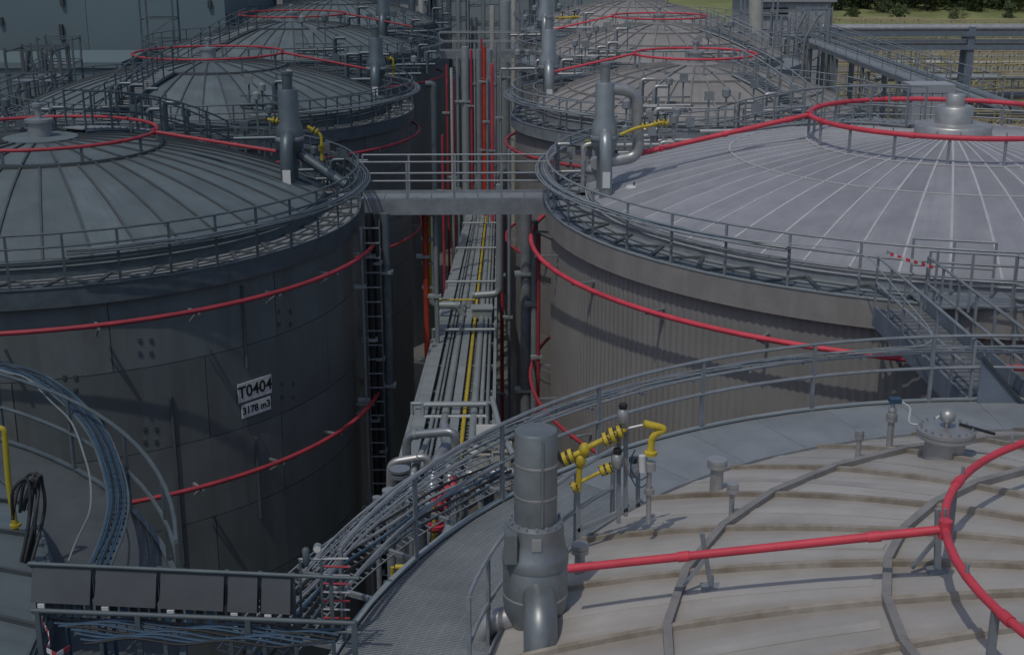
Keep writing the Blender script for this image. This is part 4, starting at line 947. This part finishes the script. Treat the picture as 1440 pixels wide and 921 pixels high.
for i, (x0, y0, x1, y1, lab) in enumerate(((664, 640, 688, 682, 'pale cream cabinet beneath the silver lagged pipe'), (694, 636, 718, 690, 'second cream cabinet right beside the big vent'), (672, 612, 706, 634, 'low cream box above the silver lagged pipe'))):
    a = PD(x0, y1, E+.4); b_ = PD(x1, y0, E+.4); t = thing('cabinet', lab, 'cabinet', ((a.x+b_.x)/2, E+.4, a.z), 'cream cabinets at the rack end')
    MB().box((a.x, E+.4, a.z), (b_.x, E+.9, b_.z)).build('body', 'pale', t); MB().box((a.x-.03, E+.36, b_.z+.002), (b_.x+.03, E+.94, b_.z+.03)).build('lid', 'pale', t)
    MB().box((a.x+.03, E+.385, a.z+.03), (b_.x-.03, E+.398, b_.z-.03)).build('door', 'pale', t)
# service platform under the rack end
t = thing('service_platform', 'grated service platform on legs below the rack end', 'platform', (-.6, 24, 9))
MB().box((-2.2, 21.3, 9.9), (1.2, 26.2, 9.96)).build('deck', 'galv_dark', t)
for x in (-2.1, 1.1):
    for y in (21.4, 26.1): MB().box((x-.08, y-.08, 0), (x+.08, y+.08, 9.9)).build('leg', 'galv_dark', t)

# ------------------------------------------------------------------ right side: long elevated walkway and far pipe bridge, scaffolds
def elevated(label, x, y0, y1, z, wd, m, nm='elevated_walkway', cat='walkway', grp=None, n=14):
    t = thing(nm, label, cat, (x, y0, z-1), grp)
    MB().box((x, y0, z-.06), (x+wd, y1, z)).build('deck', 'galv_floor', t)
    for xx in (x, x+wd):
        MB().box((xx-.03, y0, z-.2), (xx+.03, y1, z+.05)).build('side_beam', m, t); rail_line(t, (xx, y0, z), (xx, y1, z), n, m, 1.1, .05)
    for i in range(5):
        y = y0 + (y1-y0)*(i+.5)/5
        for xx in (x+.1, x+wd-.1): MB().box((xx-.1, y-.1, 0), (xx+.1, y+.1, z-.36)).build('leg', m, t)
    return t
elevated('long grey elevated walkway receding behind the right tanks', 20.6, 63, 97, 16, 1.1, 'galv')
elevated('lower pipe walkway beside the long elevated walkway', 22.6, 63, 100, 15.4, 1.6, 'galv', grp=None)
for k, (x, z, r) in enumerate(((22.9, 15.45, .15), (23.3, 15.42, .12), (23.7, 15.5, .2))):
    tag(MB().tube([(x, 60, z), (x, 100, z)], r, 10).build('walkway_pipe', ['galv', 'tray', 'duct'][k], None, (x, 60, z)), ['slim grey', 'slimmest pale', 'thick grey'][k] + ' pipe lying on the lower pipe walkway', 'pipe', 'pipes on the lower pipe walkway')
def pole_frame(label, px, D, ztop, wx, wy, m, nlev, grp=None, cat='frame', nm='access_tower'):
    a = PD(px, 60, D); x = a.x; t = thing(nm, label, cat, (x, D, 0), grp)
    for dx in (0, wx):
        for dy in (0, wy): MB().box((x+dx-.05, D+dy-.05, 0), (x+dx+.05, D+dy+.05, ztop)).build('upright', m, t)
    for k in range(nlev):
        z = ztop - .1 - k*1.3
        for dy in (0, wy): MB().bar((x, D+dy, z), (x+wx, D+dy, z), .06, .06).build('crossbar', m, t)
        for dx in (0, wx): MB().bar((x+dx, D, z-.07), (x+dx, D+wy, z-.07), .06, .06).build('crossbar', m, t)
        if k % 2: MB().bar((x, D, z), (x+wx, D, z+1.3), .05, .05).build('diagonal', m, t)
        if k % 3 == 1: MB().box((x+.06, D+.06, z-.2), (x+wx-.06, D+wy-.06, z-.16)).build('deck', 'galv_floor', t)
    return t
pole_frame('slim access tower with platforms by the far end of the elevated walkway', 1045, 92, 19, 2.2, 1.5, 'galv', 6)
pole_frame('dark access tower beside the slate shed at the far left edge', 5, 66, 17.6, 2.2, 2.5, 'slate_rib', 6)
pole_frame('dark railed platform cage beside the third left tank', 200, 86, 20.3, 2.0, 1.6, 'galv_dark', 5)
tag(MB().tube([PD(1063, 46, 88), PD(1063, -20, 88)], .45, 14).build('white_column', 'pale', None, PD(1063, 46, 88)), 'thick pale column beside the slim access tower', 'column')
# far pipe bridge
PBY = 120
t = thing('pipe_bridge', 'long double deck pipe bridge crossing the yard at upper right', 'pipe bridge', (50, PBY, 0))
def zz_(py): return PD(1300, py, PBY).z
x0 = PD(1160, 40, PBY).x; x1 = 75
for (py, h, mm) in ((48, .45, 'bluesteel'), (67, .4, 'bluesteel')):
    z = zz_(py); MB().box((x0, PBY-.3, z-h/2), (x1, PBY-.2, z+h/2)).build('beam', mm, t); MB().box((x0, PBY+1.7, z-h/2), (x1, PBY+1.8, z+h/2)).build('beam', mm, t)
for px in (1172, 1365, 1440+40):
    x = PD(px, 60, PBY).x
    for y in (PBY, PBY+1.5): MB().box((x-.3, y-.19, 0), (x+.3, y+.19, zz_(38))).build('post', 'bluesteel', t)
for (py, r, mm, dy, lab) in ((40, .3, 'stainless', .2, 'shiny pale pipe on the upper deck of the far pipe bridge'), (39, .22, 'pale', 1.0, 'second pale pipe on the upper deck of the far pipe bridge'), (61, .25, 'stainless', .3, 'shiny pale pipe on the lower deck of the far pipe bridge'), (60, .2, 'tray', 1.1, 'dull pipe on the lower deck of the far pipe bridge')):
    z = zz_(py); tag(MB().tube([(x0, PBY+dy, z), (x1, PBY+dy, z)], r, 12).build('bridge_pipe', mm, None, (x0, PBY+dy, z)), lab, 'pipe', 'pipes on the far pipe bridge')
# scaffolds
def scaffold(label, px, D, n, lev, bay=2.4, lift=2.0, wd=1.3, boards=(1, 3), rail=False):
    x = PD(px, 60, D).x; t = thing('scaffold', label, 'scaffold', (x, D, 0), 'tube scaffolds in the far yard'); r = .05
    st = MB().tube([(0,0,0), (0,0,lev*lift+1.0)], r, 5).mesh('standard', 'scaf')
    for i in range(n+1):
        for dy in (0, wd): inst('standard', st, t, (x+i*bay, D+dy, 0))
    ld_ = MB().tube([(-.2,0,0), (n*bay+.2,0,0)], r*.9, 5).mesh('ledger', 'scaf')
    for k in range(1, lev+1):
        for dy in (-.08, wd+.08): inst('ledger', ld_, t, (x, D+dy, k*lift)); inst('ledger', ld_, t, (x, D+dy, k*lift+.9))
    for i in range(n):
        for k in range(lev):
            if (i+k) % 3 == 0: MB().tube([(x+i*bay, D-.15, k*lift), (x+(i+1)*bay, D-.15, (k+1)*lift)], r*.9, 5).build('diagonal', 'scaf', t)
    for k in boards:
        if k <= lev: MB().box((x, D+.05, k*lift+.06), (x+n*bay, D+wd-.05, k*lift+.11)).build('boards', 'timber', t)
    return t
scaffold('yellowed scaffold run behind the left part of the far pipe bridge', 1165, 132, 5, 6)
scaffold('yellowed scaffold run behind the right part of the far pipe bridge', 1345, 136, 5, 6, boards=(2, 4))
scaffold('low scaffold in front of the pipe bridge right of its post', 1385, 112, 3, 4, boards=(2,))
scaffold('long scaffold handrail run above the pipe bridge before the meadow', 1170, 150, 9, 6, 2.6, boards=(6,))
# far yard odds and ends
for (px, py, wd, h, D, mm, lab) in ((1345, 95, 9, 2.2, 165, 'tan', 'long tan container beyond the pipe bridge'), (1285, 76, 8, 2.4, 185, 'pale', 'pale container in the far yard left of the bridge post'), (1405, 82, 8, 2.4, 190, 'clad_mid', 'grey container in the far yard at right'), (1320, 110, 7, 1.6, 150, 'timber', 'low timber stack beyond the lilac dome')):
    x = PD(px, py, D).x; t = thing('container', lab, 'container', (x, D, 0), None)
    MB().box((x-wd/2, D, 0), (x+wd/2, D+2.4, h)).build('body', mm, t)
    rb = MB().box((-.06, -.05, .1), (.06, 0, h-.1)).mesh('rib', mm)
    for i in range(int(wd/.6)): inst('rib', rb, t, (x-wd/2+.3+i*.6, D, 0))
    MB().box((x-wd/2-.05, D-.06, h+.002), (x+wd/2+.05, D+2.46, h+.12)).build('roof', mm, t)

# white capped boxes and clutter on the R2 walkway edge near the vent
def drum(label, px, py, z, r, h, m, grp):
    p = P(px, py, z); t = thing('breather_cap', label, 'cap', p, grp)
    MB().lathe([(r*.6, -.1), (r*.6, h*.3), (r, h*.32), (r, h*.95), (r*.9, h)], p, 20).build('cap', m, t); MB().lathe([(.02, h), (.02, h+.1)], p, 8).build('spindle', 'dark', t); return t
CG = 'pale breather caps near the vents'
drum('white round breather cap on the lilac dome edge right of the vent', 891, 283, 16.25, .22, .42, 'white', CG)
drum('white flanged cap at the foot of the return loop vent', 858, 272, 16.25, .16, .3, 'white', CG)
drum('dull breather cap on the T0404 dome edge left of its vent', 333, 283, 16.3, .22, .38, 'tray', CG)
drum('pale breather cap on the first ribbed tank edge behind', 806, 146, 16.2, .4, .6, 'pale', CG)
drum('dull breather cap on the tank behind the T0404 tank', 497, 150, 16.2, .38, .6, 'tray_dim', CG)
t = thing('pump_skid', 'grey pump and pipe cluster left of the return loop vent', 'pump', P(832, 268, 16.1))
p = P(832, 268, 16.1)
MB().box((p.x-.35, p.y-.3, p.z), (p.x+.35, p.y+.3, p.z+.1)).build('skid', 'galv', t)
MB().lathe([(.16,.1),(.16,.55),(.2,.56),(.2,.65),(.1,.75)], p, 16).build('motor', 'galv', t)
q = p+Vector((.1,-.25,.8)); MB().tube([q, q+Vector((0,.4,0))], .17, 16).build('pump_head', 'stainless', t)
MB().tube(bend([p+Vector((-.25,0,.1)), p+Vector((-.25,0,1.3)), p+Vector((.1,0,1.35))], .15, 5), .07, 10).build('pipe', 'stainless', t)
MB().lathe([(.1,1.2),(.14,1.25),(.14,1.4),(.05,1.45)], p+Vector((-.1,.1,0)), 12).build('green_valve', 'grass', t)

# ------------------------------------------------------------------ cable ladders on the other walkways
def ring_ladder(label, c, r, z, a0, a1, m, cm, n=40):
    t = thing('cable_ladder', label, 'cable ladder', (c[0], c[1], z), 'cable ladders along the walkway rails')
    for rr_ in (r, r+.26): MB().tube(arc(c, rr_, z, a0, a1, 40), .025, 5).build('side_rail', m, t)
    rg_ = MB().bar((r,0,0), (r+.26,0,0), .03, .025).mesh('rung', m)
    for i in range(n): inst('rung', rg_, t, (c[0], c[1], z-.005), a0 + (a1-a0)*i/(n-1))
    for k in range(4):
        MB().tube([pol(c, r+.04+.055*k, a0+(a1-a0)*i/40, z+.03+.02*math.sin(i*.5+k*2)) for i in range(41)], .018, 5).build('cable', cm[k % len(cm)], t)
    return t
ring_ladder('pale cable ladder on the inner flank rail of the lilac dome tank', cR2, 11.12, 16.9, R(140), R(235), 'galv', ['tray', 'galv', 'blue'])
ring_ladder('cable ladder on the gap side rail of the first ribbed tank behind', cR3, 7.32, 16.8, R(120), R(240), 'galv', ['tray', 'bluesteel'])
ring_ladder('cable ladder on the gap side rail of the second ribbed tank behind', cR4, 7.82, 16.8, R(120), R(240), 'galv', ['tray', 'bluesteel'])
ring_ladder('dark cable ladder on the gap side rail of the T0404 tank', cL2, 8.32, 16.8, R(-70), R(50), 'galv_dark', ['bluesteel', 'galv_dark'])
ring_ladder('dark cable ladder on the gap side rail of the tank behind the T0404 tank', cL3, 8.32, 16.8, R(-70), R(50), 'galv_dark', ['bluesteel', 'galv'])
ring_ladder('dark cable ladder on the gap side rail of the third left tank', cL4, 8.32, 16.8, R(-70), R(50), 'galv_dark', ['bluesteel', 'galv'])

# ------------------------------------------------------------------ instrument clusters near the vents
def cluster(label, p, seed, s=1.0, dark=False, tall=1.5):
    rnd = random.Random(seed); p = Vector(p); t = thing('instrument_cluster', label, 'instruments', p, 'instrument clusters on the tank roofs')
    g_ = 'galv_dark' if dark else 'galv'; st = 'duct_dark' if dark else 'stainless'
    n = 4
    for i in range(n):
        x = (i-1.5)*.42*s; h = rnd.uniform(.7, tall)*s; dy = rnd.uniform(-.25, .25)
        MB().box((p.x+x-.03, p.y+dy-.03, p.z-.3), (p.x+x+.03, p.y+dy+.03, p.z+h)).build('stanchion', g_, t)
        k = rnd.choice(['box', 'round', 'pipe'])
        if k == 'box': MB().box((p.x+x-.13*s, p.y+dy-.13, p.z+h-.3), (p.x+x+.13*s, p.y+dy-.035, p.z+h)).build('junction_box', rnd.choice([g_, 'tray_dim', g_, st]), t)
        elif k == 'round': MB().lathe([(.05*s, -.14*s), (.12*s, -.1*s), (.12*s, .08*s), (.04*s, .14*s)], p+Vector((x, dy, h)), 12).build('transmitter', rnd.choice([st, g_, 'tray_dim']), t)
        else: MB().tube(bend([p+Vector((x-.1, dy-.1, -.2)), p+Vector((x-.1, dy-.1, h*.8)), p+Vector((x+.35*s, dy-.1, h*.8))], .15, 4), .06*s, 8).build('branch_pipe', st, t)
    MB().bar(p+Vector((-.9*s, 0, .55)), p+Vector((.9*s, 0, .55)), .05, .05).build('crossbar', g_, t)
    MB().tube([p+Vector((-.9*s, -.2, .25)), p+Vector((.9*s, -.2, .28))], .06*s, 8).build('header_pipe', st, t)
    return t
for i, (px, py, z, s_, dk, lab) in enumerate(((940, 208, 16.5, 1.0, False, 'valves and stanchions right of the return pipe loop'), (905, 225, 16.5, .9, False, 'short stanchions behind the return pipe loop'),
        (812, 252, 16.1, .9, False, 'dark stanchions between the return loop vent and footbridge'), (372, 205, 16.8, 1.0, True, 'dark stanchions left of the T0404 vent'), (452, 250, 16.3, .9, True, 'dark pipe cluster right of the T0404 vent'),
        (480, 262, 16.1, .8, True, 'small dark cluster where the footbridge meets the T0404 tank'), (500, 120, 16.5, 1.3, True, 'dark cluster left of the vent behind the T0404 tank'), (560, 112, 16.3, 1.2, True, 'dark cluster right of the vent behind the T0404 tank'),
        (585, 98, 16.1, 1.1, True, 'dark cluster at the gap edge of the tank behind the T0404 tank'), (735, 104, 16.1, 1.2, False, 'grey cluster at the gap edge of the first ribbed tank'), (800, 112, 16.4, 1.2, False, 'grey cluster right of the first far grey vent'),
        (835, 86, 16.6, 1.2, False, 'thin stanchions behind the first ribbed dome feed pipe'), (745, 55, 16.1, 1.4, False, 'grey cluster at the gap edge of the second ribbed tank'), (805, 45, 16.4, 1.4, False, 'grey cluster right of the second far vent'),
        (500, 48, 16.4, 1.5, True, 'far dark cluster left of the third left vent'), (575, 50, 16.2, 1.5, True, 'far dark cluster right of the third left vent'), (605, 38, 16.1, 1.5, True, 'far dark cluster at the gap edge of the third left tank'),
        (985, 168, 16.3, 1.0, False, 'stanchions behind the left end of the lilac dome'))):
    cluster(lab, P(px, py, z), 300+i, s_, dk)
# end of the gap: process frames
for i, (px, D, zt_, lab, dk) in enumerate(((560, 104, 20.5, 'far dark process frame at the left end of the gap', 'galv_dark'), (612, 106, 21.5, 'far process frame left of the gap axis', 'galv_dark'), (660, 108, 21, 'far process frame closing the gap in the middle', 'galv'), (715, 106, 21.5, 'far process frame right of the gap axis', 'galv'), (775, 104, 20.5, 'far process frame behind the far grey vents', 'galv'))):
    t = pole_frame(lab, px, D, zt_, 2.4, 2.0, dk, 8, 'process frames closing the gap')
    x = PD(px, 60, D).x; rnd = random.Random(i)
    for k in range(3):
        xx = x + .4 + k*.7; MB().tube([(xx, D-.25, 0), (xx, D-.25, zt_-rnd.uniform(1, 5))], rnd.uniform(.12, .28), 10).build('vessel_pipe', rnd.choice(['duct', 'tray_dim', 'pale', 'galv_dark']), t)
building('pump_hall', 'grey hall closing the far end of the central gap', PD(600, 10, 122).x+.5, 16, 122, 135, 0, 21.5, 'clad_mid', 'clad_mid', 8, .3)

# ------------------------------------------------------------------ lugs and dark upright strips on the T0404 shell
lugm = MB().box((-.035, -.03, -.05), (.035, .03, .05)).mesh('lug', 'slate_rib')
for (px, py) in ((196, 478), (203, 602), (392, 438), (396, 540), (90, 530)):
    for dx in (0, 16):
        for dy in (0, 18):
            q = on_shell(px+dx, py+dy); a = math.atan2(q.y-cL2[1], q.x-cL2[0]); inst('lug', lugm, tL2, q, a-PI/2)
for i, (px, z0_, z1_) in enumerate(((345, 13.4, 15.4), (235, 9.0, 13.2), (352, 9.5, 11.6), (132, 10.5, 13))):
    q = on_shell(px, 500); a = math.atan2(q.y-cL2[1], q.x-cL2[0]); q = pol(cL2, rL2+.03, a, 0)
    o = MB().bar((q.x, q.y, z0_), (q.x, q.y, z1_), .06, .05).build('upright_strip', 'slate_rib', tL2)  # dark strips along upright lines of the shell

# ------------------------------------------------------------------ second rails and more clusters on the far roofs
for c_, r_, lab, dk, a0_, a1_ in ((cL3, 7.4, 'inner handrail round the tank behind the T0404 tank', True, -100, 60), (cL4, 7.4, 'inner handrail round the third left tank', True, -100, 60), (cR3, 6.4, 'inner handrail round the first ribbed tank behind', False, 120, 300), (cR4, 6.9, 'inner handrail round the second ribbed tank behind', False, 120, 300)):
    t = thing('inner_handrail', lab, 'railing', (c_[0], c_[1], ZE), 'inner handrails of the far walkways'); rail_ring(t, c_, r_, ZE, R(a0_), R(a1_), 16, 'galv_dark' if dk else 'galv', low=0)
for i, (c_, r_, ang, lab, dk, s_) in enumerate(((cR3, 5.6, 250, 'stanchions on the near slope of the first ribbed dome', False, 1.1), (cR3, 5.9, 290, 'box cluster near the right front of the first ribbed dome', False, 1.1), (cR4, 6.2, 240, 'stanchions on the near slope of the second ribbed dome', False, 1.3), (cR4, 6.2, 290, 'box cluster on the right front of the second ribbed dome', False, 1.3),
        (cL3, 6.6, 300, 'dark box cluster on the near right slope of the dome behind the T0404 tank', True, 1.2), (cL3, 6.6, 255, 'dark stanchions on the near slope of the dome behind the T0404 tank', True, 1.1), (cL4, 6.6, 290, 'dark box cluster on the near slope of the third left dome', True, 1.4), (cL2, 6.5, 75, 'dark stanchions at the back of the T0404 dome', True, 1.2), (cL2, 6.4, 110, 'dark boxes at the back left of the T0404 dome', True, 1.2), (cR2, 9.2, 120, 'grey boxes at the back of the lilac grey dome', False, 1.2), (cR2, 9.3, 145, 'grey stanchions at the back left of the lilac grey dome', False, 1.2))):
    zf_ = {cR3: zR3, cR4: zR4, cL3: zL3, cL4: zL4, cL2: zL2, cR2: zR2}[c_]; cluster(lab, pol(c_, r_, R(ang), zf_(r_)), 500+i, s_, dk)

# ------------------------------------------------------------------ crowded corner between the near walkway and the T0404 tank
t = thing('cable_basket', 'wide wire mesh cable basket left of the foreground walkway', 'cable basket', (cF[0], cF[1], 15.9))
bk0, bk1 = R(136), R(168)
for k in range(8): MB().tube(arc(cF, 10.25+.11*k, 15.9+.02*k, bk0, bk1, 24), .012, 5).build('long_wire', 'galv', t)
wr = MB().bar((10.25,0,0), (11.02,0,.14), .016, .016).mesh('cross_wire', 'galv')
for i in range(44): inst('cross_wire', wr, t, (cF[0], cF[1], 15.89), bk0 + (bk1-bk0)*i/43)
for k in range(5): MB().tube([pol(cF, 10.35+.1*k+.03*math.sin(i*.8+k), bk0+(bk1-bk0)*i/24, 15.95+.02*k) for i in range(25)], .018, 6).build('cable', ['galv_dark', 'dark', 'blue', 'galv', 'dark'][k], t)
for i in range(5):
    a = bk0 + (bk1-bk0)*(i+.5)/5; MB().bar(pol(cF, 9.6, a, 15.85), pol(cF, 11.05, a, 15.98), .05, .06).build('arm', 'galv', t)
NG = 'pipes standing left of the foreground walkway'
for i, (px, y0, px2, y2, D, r, m_, lab) in enumerate(((548, 690, 540, 900, 19, .07, 'galv', 'grey upright pipe nearest the gauge manifold'), (562, 660, 560, 900, 20, .1, 'duct', 'lagged grey upright pipe left of the red fire valve'), (578, 690, 575, 900, 20.5, .05, 'tray', 'thin pale upright pipe left of the red fire valve'), (592, 720, 590, 900, 19.5, .09, 'galv_dark', 'dark upright pipe below the red fire valve'), (530, 700, 522, 900, 18.5, .04, 'galv', 'thin conduit beside the wire mesh cable basket'), (652, 690, 650, 800, 21.5, .08, 'duct', 'lagged upright pipe right of the red fire valve'), (676, 690, 676, 760, 21.8, .05, 'tray', 'thin pale upright pipe below the cream cabinets'))):
    a = PD(px, y0, D); t = thing('upright_pipe', lab, 'pipe', (a.x, D, .02), NG)
    MB().tube([(a.x, D, .02), (a.x, D, a.z)], r, 12).build('pipe', m_, t); MB().tube([(a.x, D, a.z-.12), (a.x, D, a.z-.06)], r*1.7, 12).build('flange', m_, t)
    MB().tube([(a.x, D, a.z-.02), (a.x, D, a.z+.02)], r*1.7, 12).build('blind_flange', m_, t)
t = thing('yellow_stub_pipe', 'short yellow pipe stub beside the open grating', 'pipe', PD(563, 800, 17.5)); yD2 = 17.5
MB().tube([PD(556, 797, yD2), PD(570, 797, yD2)], .04, 10).build('stub', 'yellow', t); MB().tube([PD(552, 797, yD2), PD(552, 860, yD2)], .03, 10).build('leg', 'yellow', t)
# more in the far yard
scaffold('tall scaffold between the switch house and the pipe bridge', 1178, 124, 3, 7, boards=(3, 6))
scaffold('scaffold bay behind the pipe bridge post', 1300, 142, 4, 6, boards=(1, 5))
scaffold('far scaffold run along the meadow edge', 1230, 175, 10, 5, 2.8, boards=(3,))
for i, (px, D, z_, r_, m_, lab) in enumerate(((1200, 158, 7.5, .35, 'pale', 'pale far pipe run before the meadow, highest of three'), (1200, 160, 5.5, .3, 'tray', 'grey far pipe run below the highest one'), (1210, 162, 3.5, .35, 'tan', 'tan far pipe run near the ground'))):
    x_ = PD(px, 60, D).x; t = thing('far_pipe_run', lab, 'pipe', (x_, D, 0), 'far pipe runs before the meadow'); MB().tube([(x_, D, z_), (x_+45, D, z_)], r_, 10).build('pipe', m_, t)
    for k in range(6): MB().box((x_+k*8.5, D-.15, 0), (x_+k*8.5+.3, D+.15, z_-r_*.5)).build('trestle', 'bluesteel', t)

# ------------------------------------------------------------------ stairs over the domes, with handrails
def roof_stair(label, c, zf, ang, r0, r1, m, wd=.7):
    a = R(ang); u = Vector((math.cos(a), math.sin(a), 0)); v = Vector((-u.y, u.x, 0)); n = 12
    t = thing('roof_stair', label, 'stairs', (c[0]+u.x*r1, c[1]+u.y*r1, zf(r1)), 'stairs over the tank domes'); base = Vector((c[0], c[1], 0))
    tm_ = MB().box((-.12, -wd/2, 0), (.12, wd/2, .03)).mesh('tread', 'galv_floor'); pm = post_mesh(m, 1.1, .05)
    for i in range(n*2+1):
        q = r0 + (r1-r0)*i/(n*2); inst('tread', tm_, t, base + u*q + Vector((0, 0, zf(q)+.12)), a)
    for sgn in (-1, 1):
        for i in range(0, n+1, 2):
            q = r0 + (r1-r0)*i/n; inst('post', pm, t, base + u*q + v*(sgn*wd/2) + Vector((0, 0, zf(q)+.05)), a)
        for nm, h in (('top_rail', 1.13), ('knee_rail', .6), ('stringer', .08)):
            pts = [base + u*(r0+(r1-r0)*i/n) + v*(sgn*wd/2) + Vector((0, 0, zf(r0+(r1-r0)*i/n)+h)) for i in range(n+1)]
            MB().tube(pts, .028 if nm != 'stringer' else .05, 6).build(nm, m, t)
    return t
roof_stair('handrailed stair on the right front of the first ribbed dome behind', cR3, zR3, 302, 2.6, 6.4, 'galv')
roof_stair('handrailed stair on the right of the second ribbed dome behind', cR4, zR4, 320, 2.8, 6.9, 'galv')
roof_stair('dark handrailed stair on the front left of the dome behind the T0404 tank', cL3, zL3, 250, 3.2, 7.4, 'galv_dark')
roof_stair('dark handrailed stair on the front of the third left dome', cL4, zL4, 235, 3.2, 7.4, 'galv_dark')
roof_stair('dark curved stair over the back of the T0404 dome', cL2, zL2, 62, 1.3, 7.3, 'galv_dark')
roof_stair('grey stair over the back of the lilac grey dome', cR2, zR2, 118, 1.4, 9.9, 'galv')

# far left: low pump house and pipe frames in front of the open bay
building('pump_house', 'low slate pump house roof in front of the dark open bay at far left', -75, -22.5, 85, 93, 0, PD(20, 96, 85).z, 'clad_darkened', 'clad_darkened', 10, .2)
for i, (px, D, zt_, lab) in enumerate(((-10, 60, 17.0, 'dark pipe frame at the far left edge'), (28, 72, 17.2, 'dark pipe frame left of the dome behind the T0404 tank'), (52, 80, 17.0, 'dark pipe frame before the dark open bay'), (1090, 84, 18.2, 'grey pipe frame beside the second ribbed dome'), (1125, 90, 18.0, 'grey pipe frame at the far end of the elevated walkway'))):
    dk = 'galv_dark' if px < 500 else 'galv'
    t = pole_frame(lab, px, D, zt_, 2.0, 1.6, dk, 7, 'pipe frames beside the far tanks'); x_ = PD(px, 60, D).x; rnd = random.Random(70+i)
    for k in range(4):
        xx = x_ + .25 + k*.5; MB().tube(bend([(xx, D-.2, 0), (xx, D-.2, zt_-rnd.uniform(.5, 3)), (xx+rnd.uniform(-.8, .8), D-.2, zt_-rnd.uniform(.2, .5))], .2, 4), rnd.uniform(.06, .14), 8).build('vessel_pipe', rnd.choice(['duct_dark', 'galv_dark'] if px < 500 else ['duct', 'tray_dim', 'galv']), t)
for i, (px, D, z_, r_, m_, lab) in enumerate(((1235, 128, 9.2, .25, 'tray', 'grey yard pipe run just under the far pipe bridge'), (1235, 129, 7.4, .3, 'galv', 'dull yard pipe run second under the far pipe bridge'), (1240, 130, 5.4, .3, 'tray_dim', 'dull yard pipe run third under the far pipe bridge'), (1245, 146, 4.2, .35, 'tray', 'grey yard pipe run behind the scaffold bay'), (1230, 182, 4.0, .4, 'pale', 'pale distant pipe run below the meadow'), (1230, 200, 4.0, .4, 'tray', 'grey distant pipe run below the meadow'), (1200, 230, 4.0, .4, 'galv', 'farthest grey pipe run at the meadow foot'))):
    x_ = PD(px, 60, D).x; t = thing('far_pipe_run', lab, 'pipe', (x_, D, 0), 'far pipe runs before the meadow'); MB().tube([(x_, D, z_), (x_+50, D, z_)], r_, 10).build('pipe', m_, t)
    MB().tube([(x_, D+.9, z_+.1), (x_+50, D+.9, z_+.1)], r_*.6, 8).build('second_pipe', 'galv', t)
    for k in range(8): MB().box((x_+k*6.5, D-.12, 0), (x_+k*6.5+.24, D+.12, z_-r_*.5)).build('trestle', 'galv', t)
scaffold('scaffold tower at the right edge of the picture', 1418, 104, 2, 6, boards=(2, 4, 6))
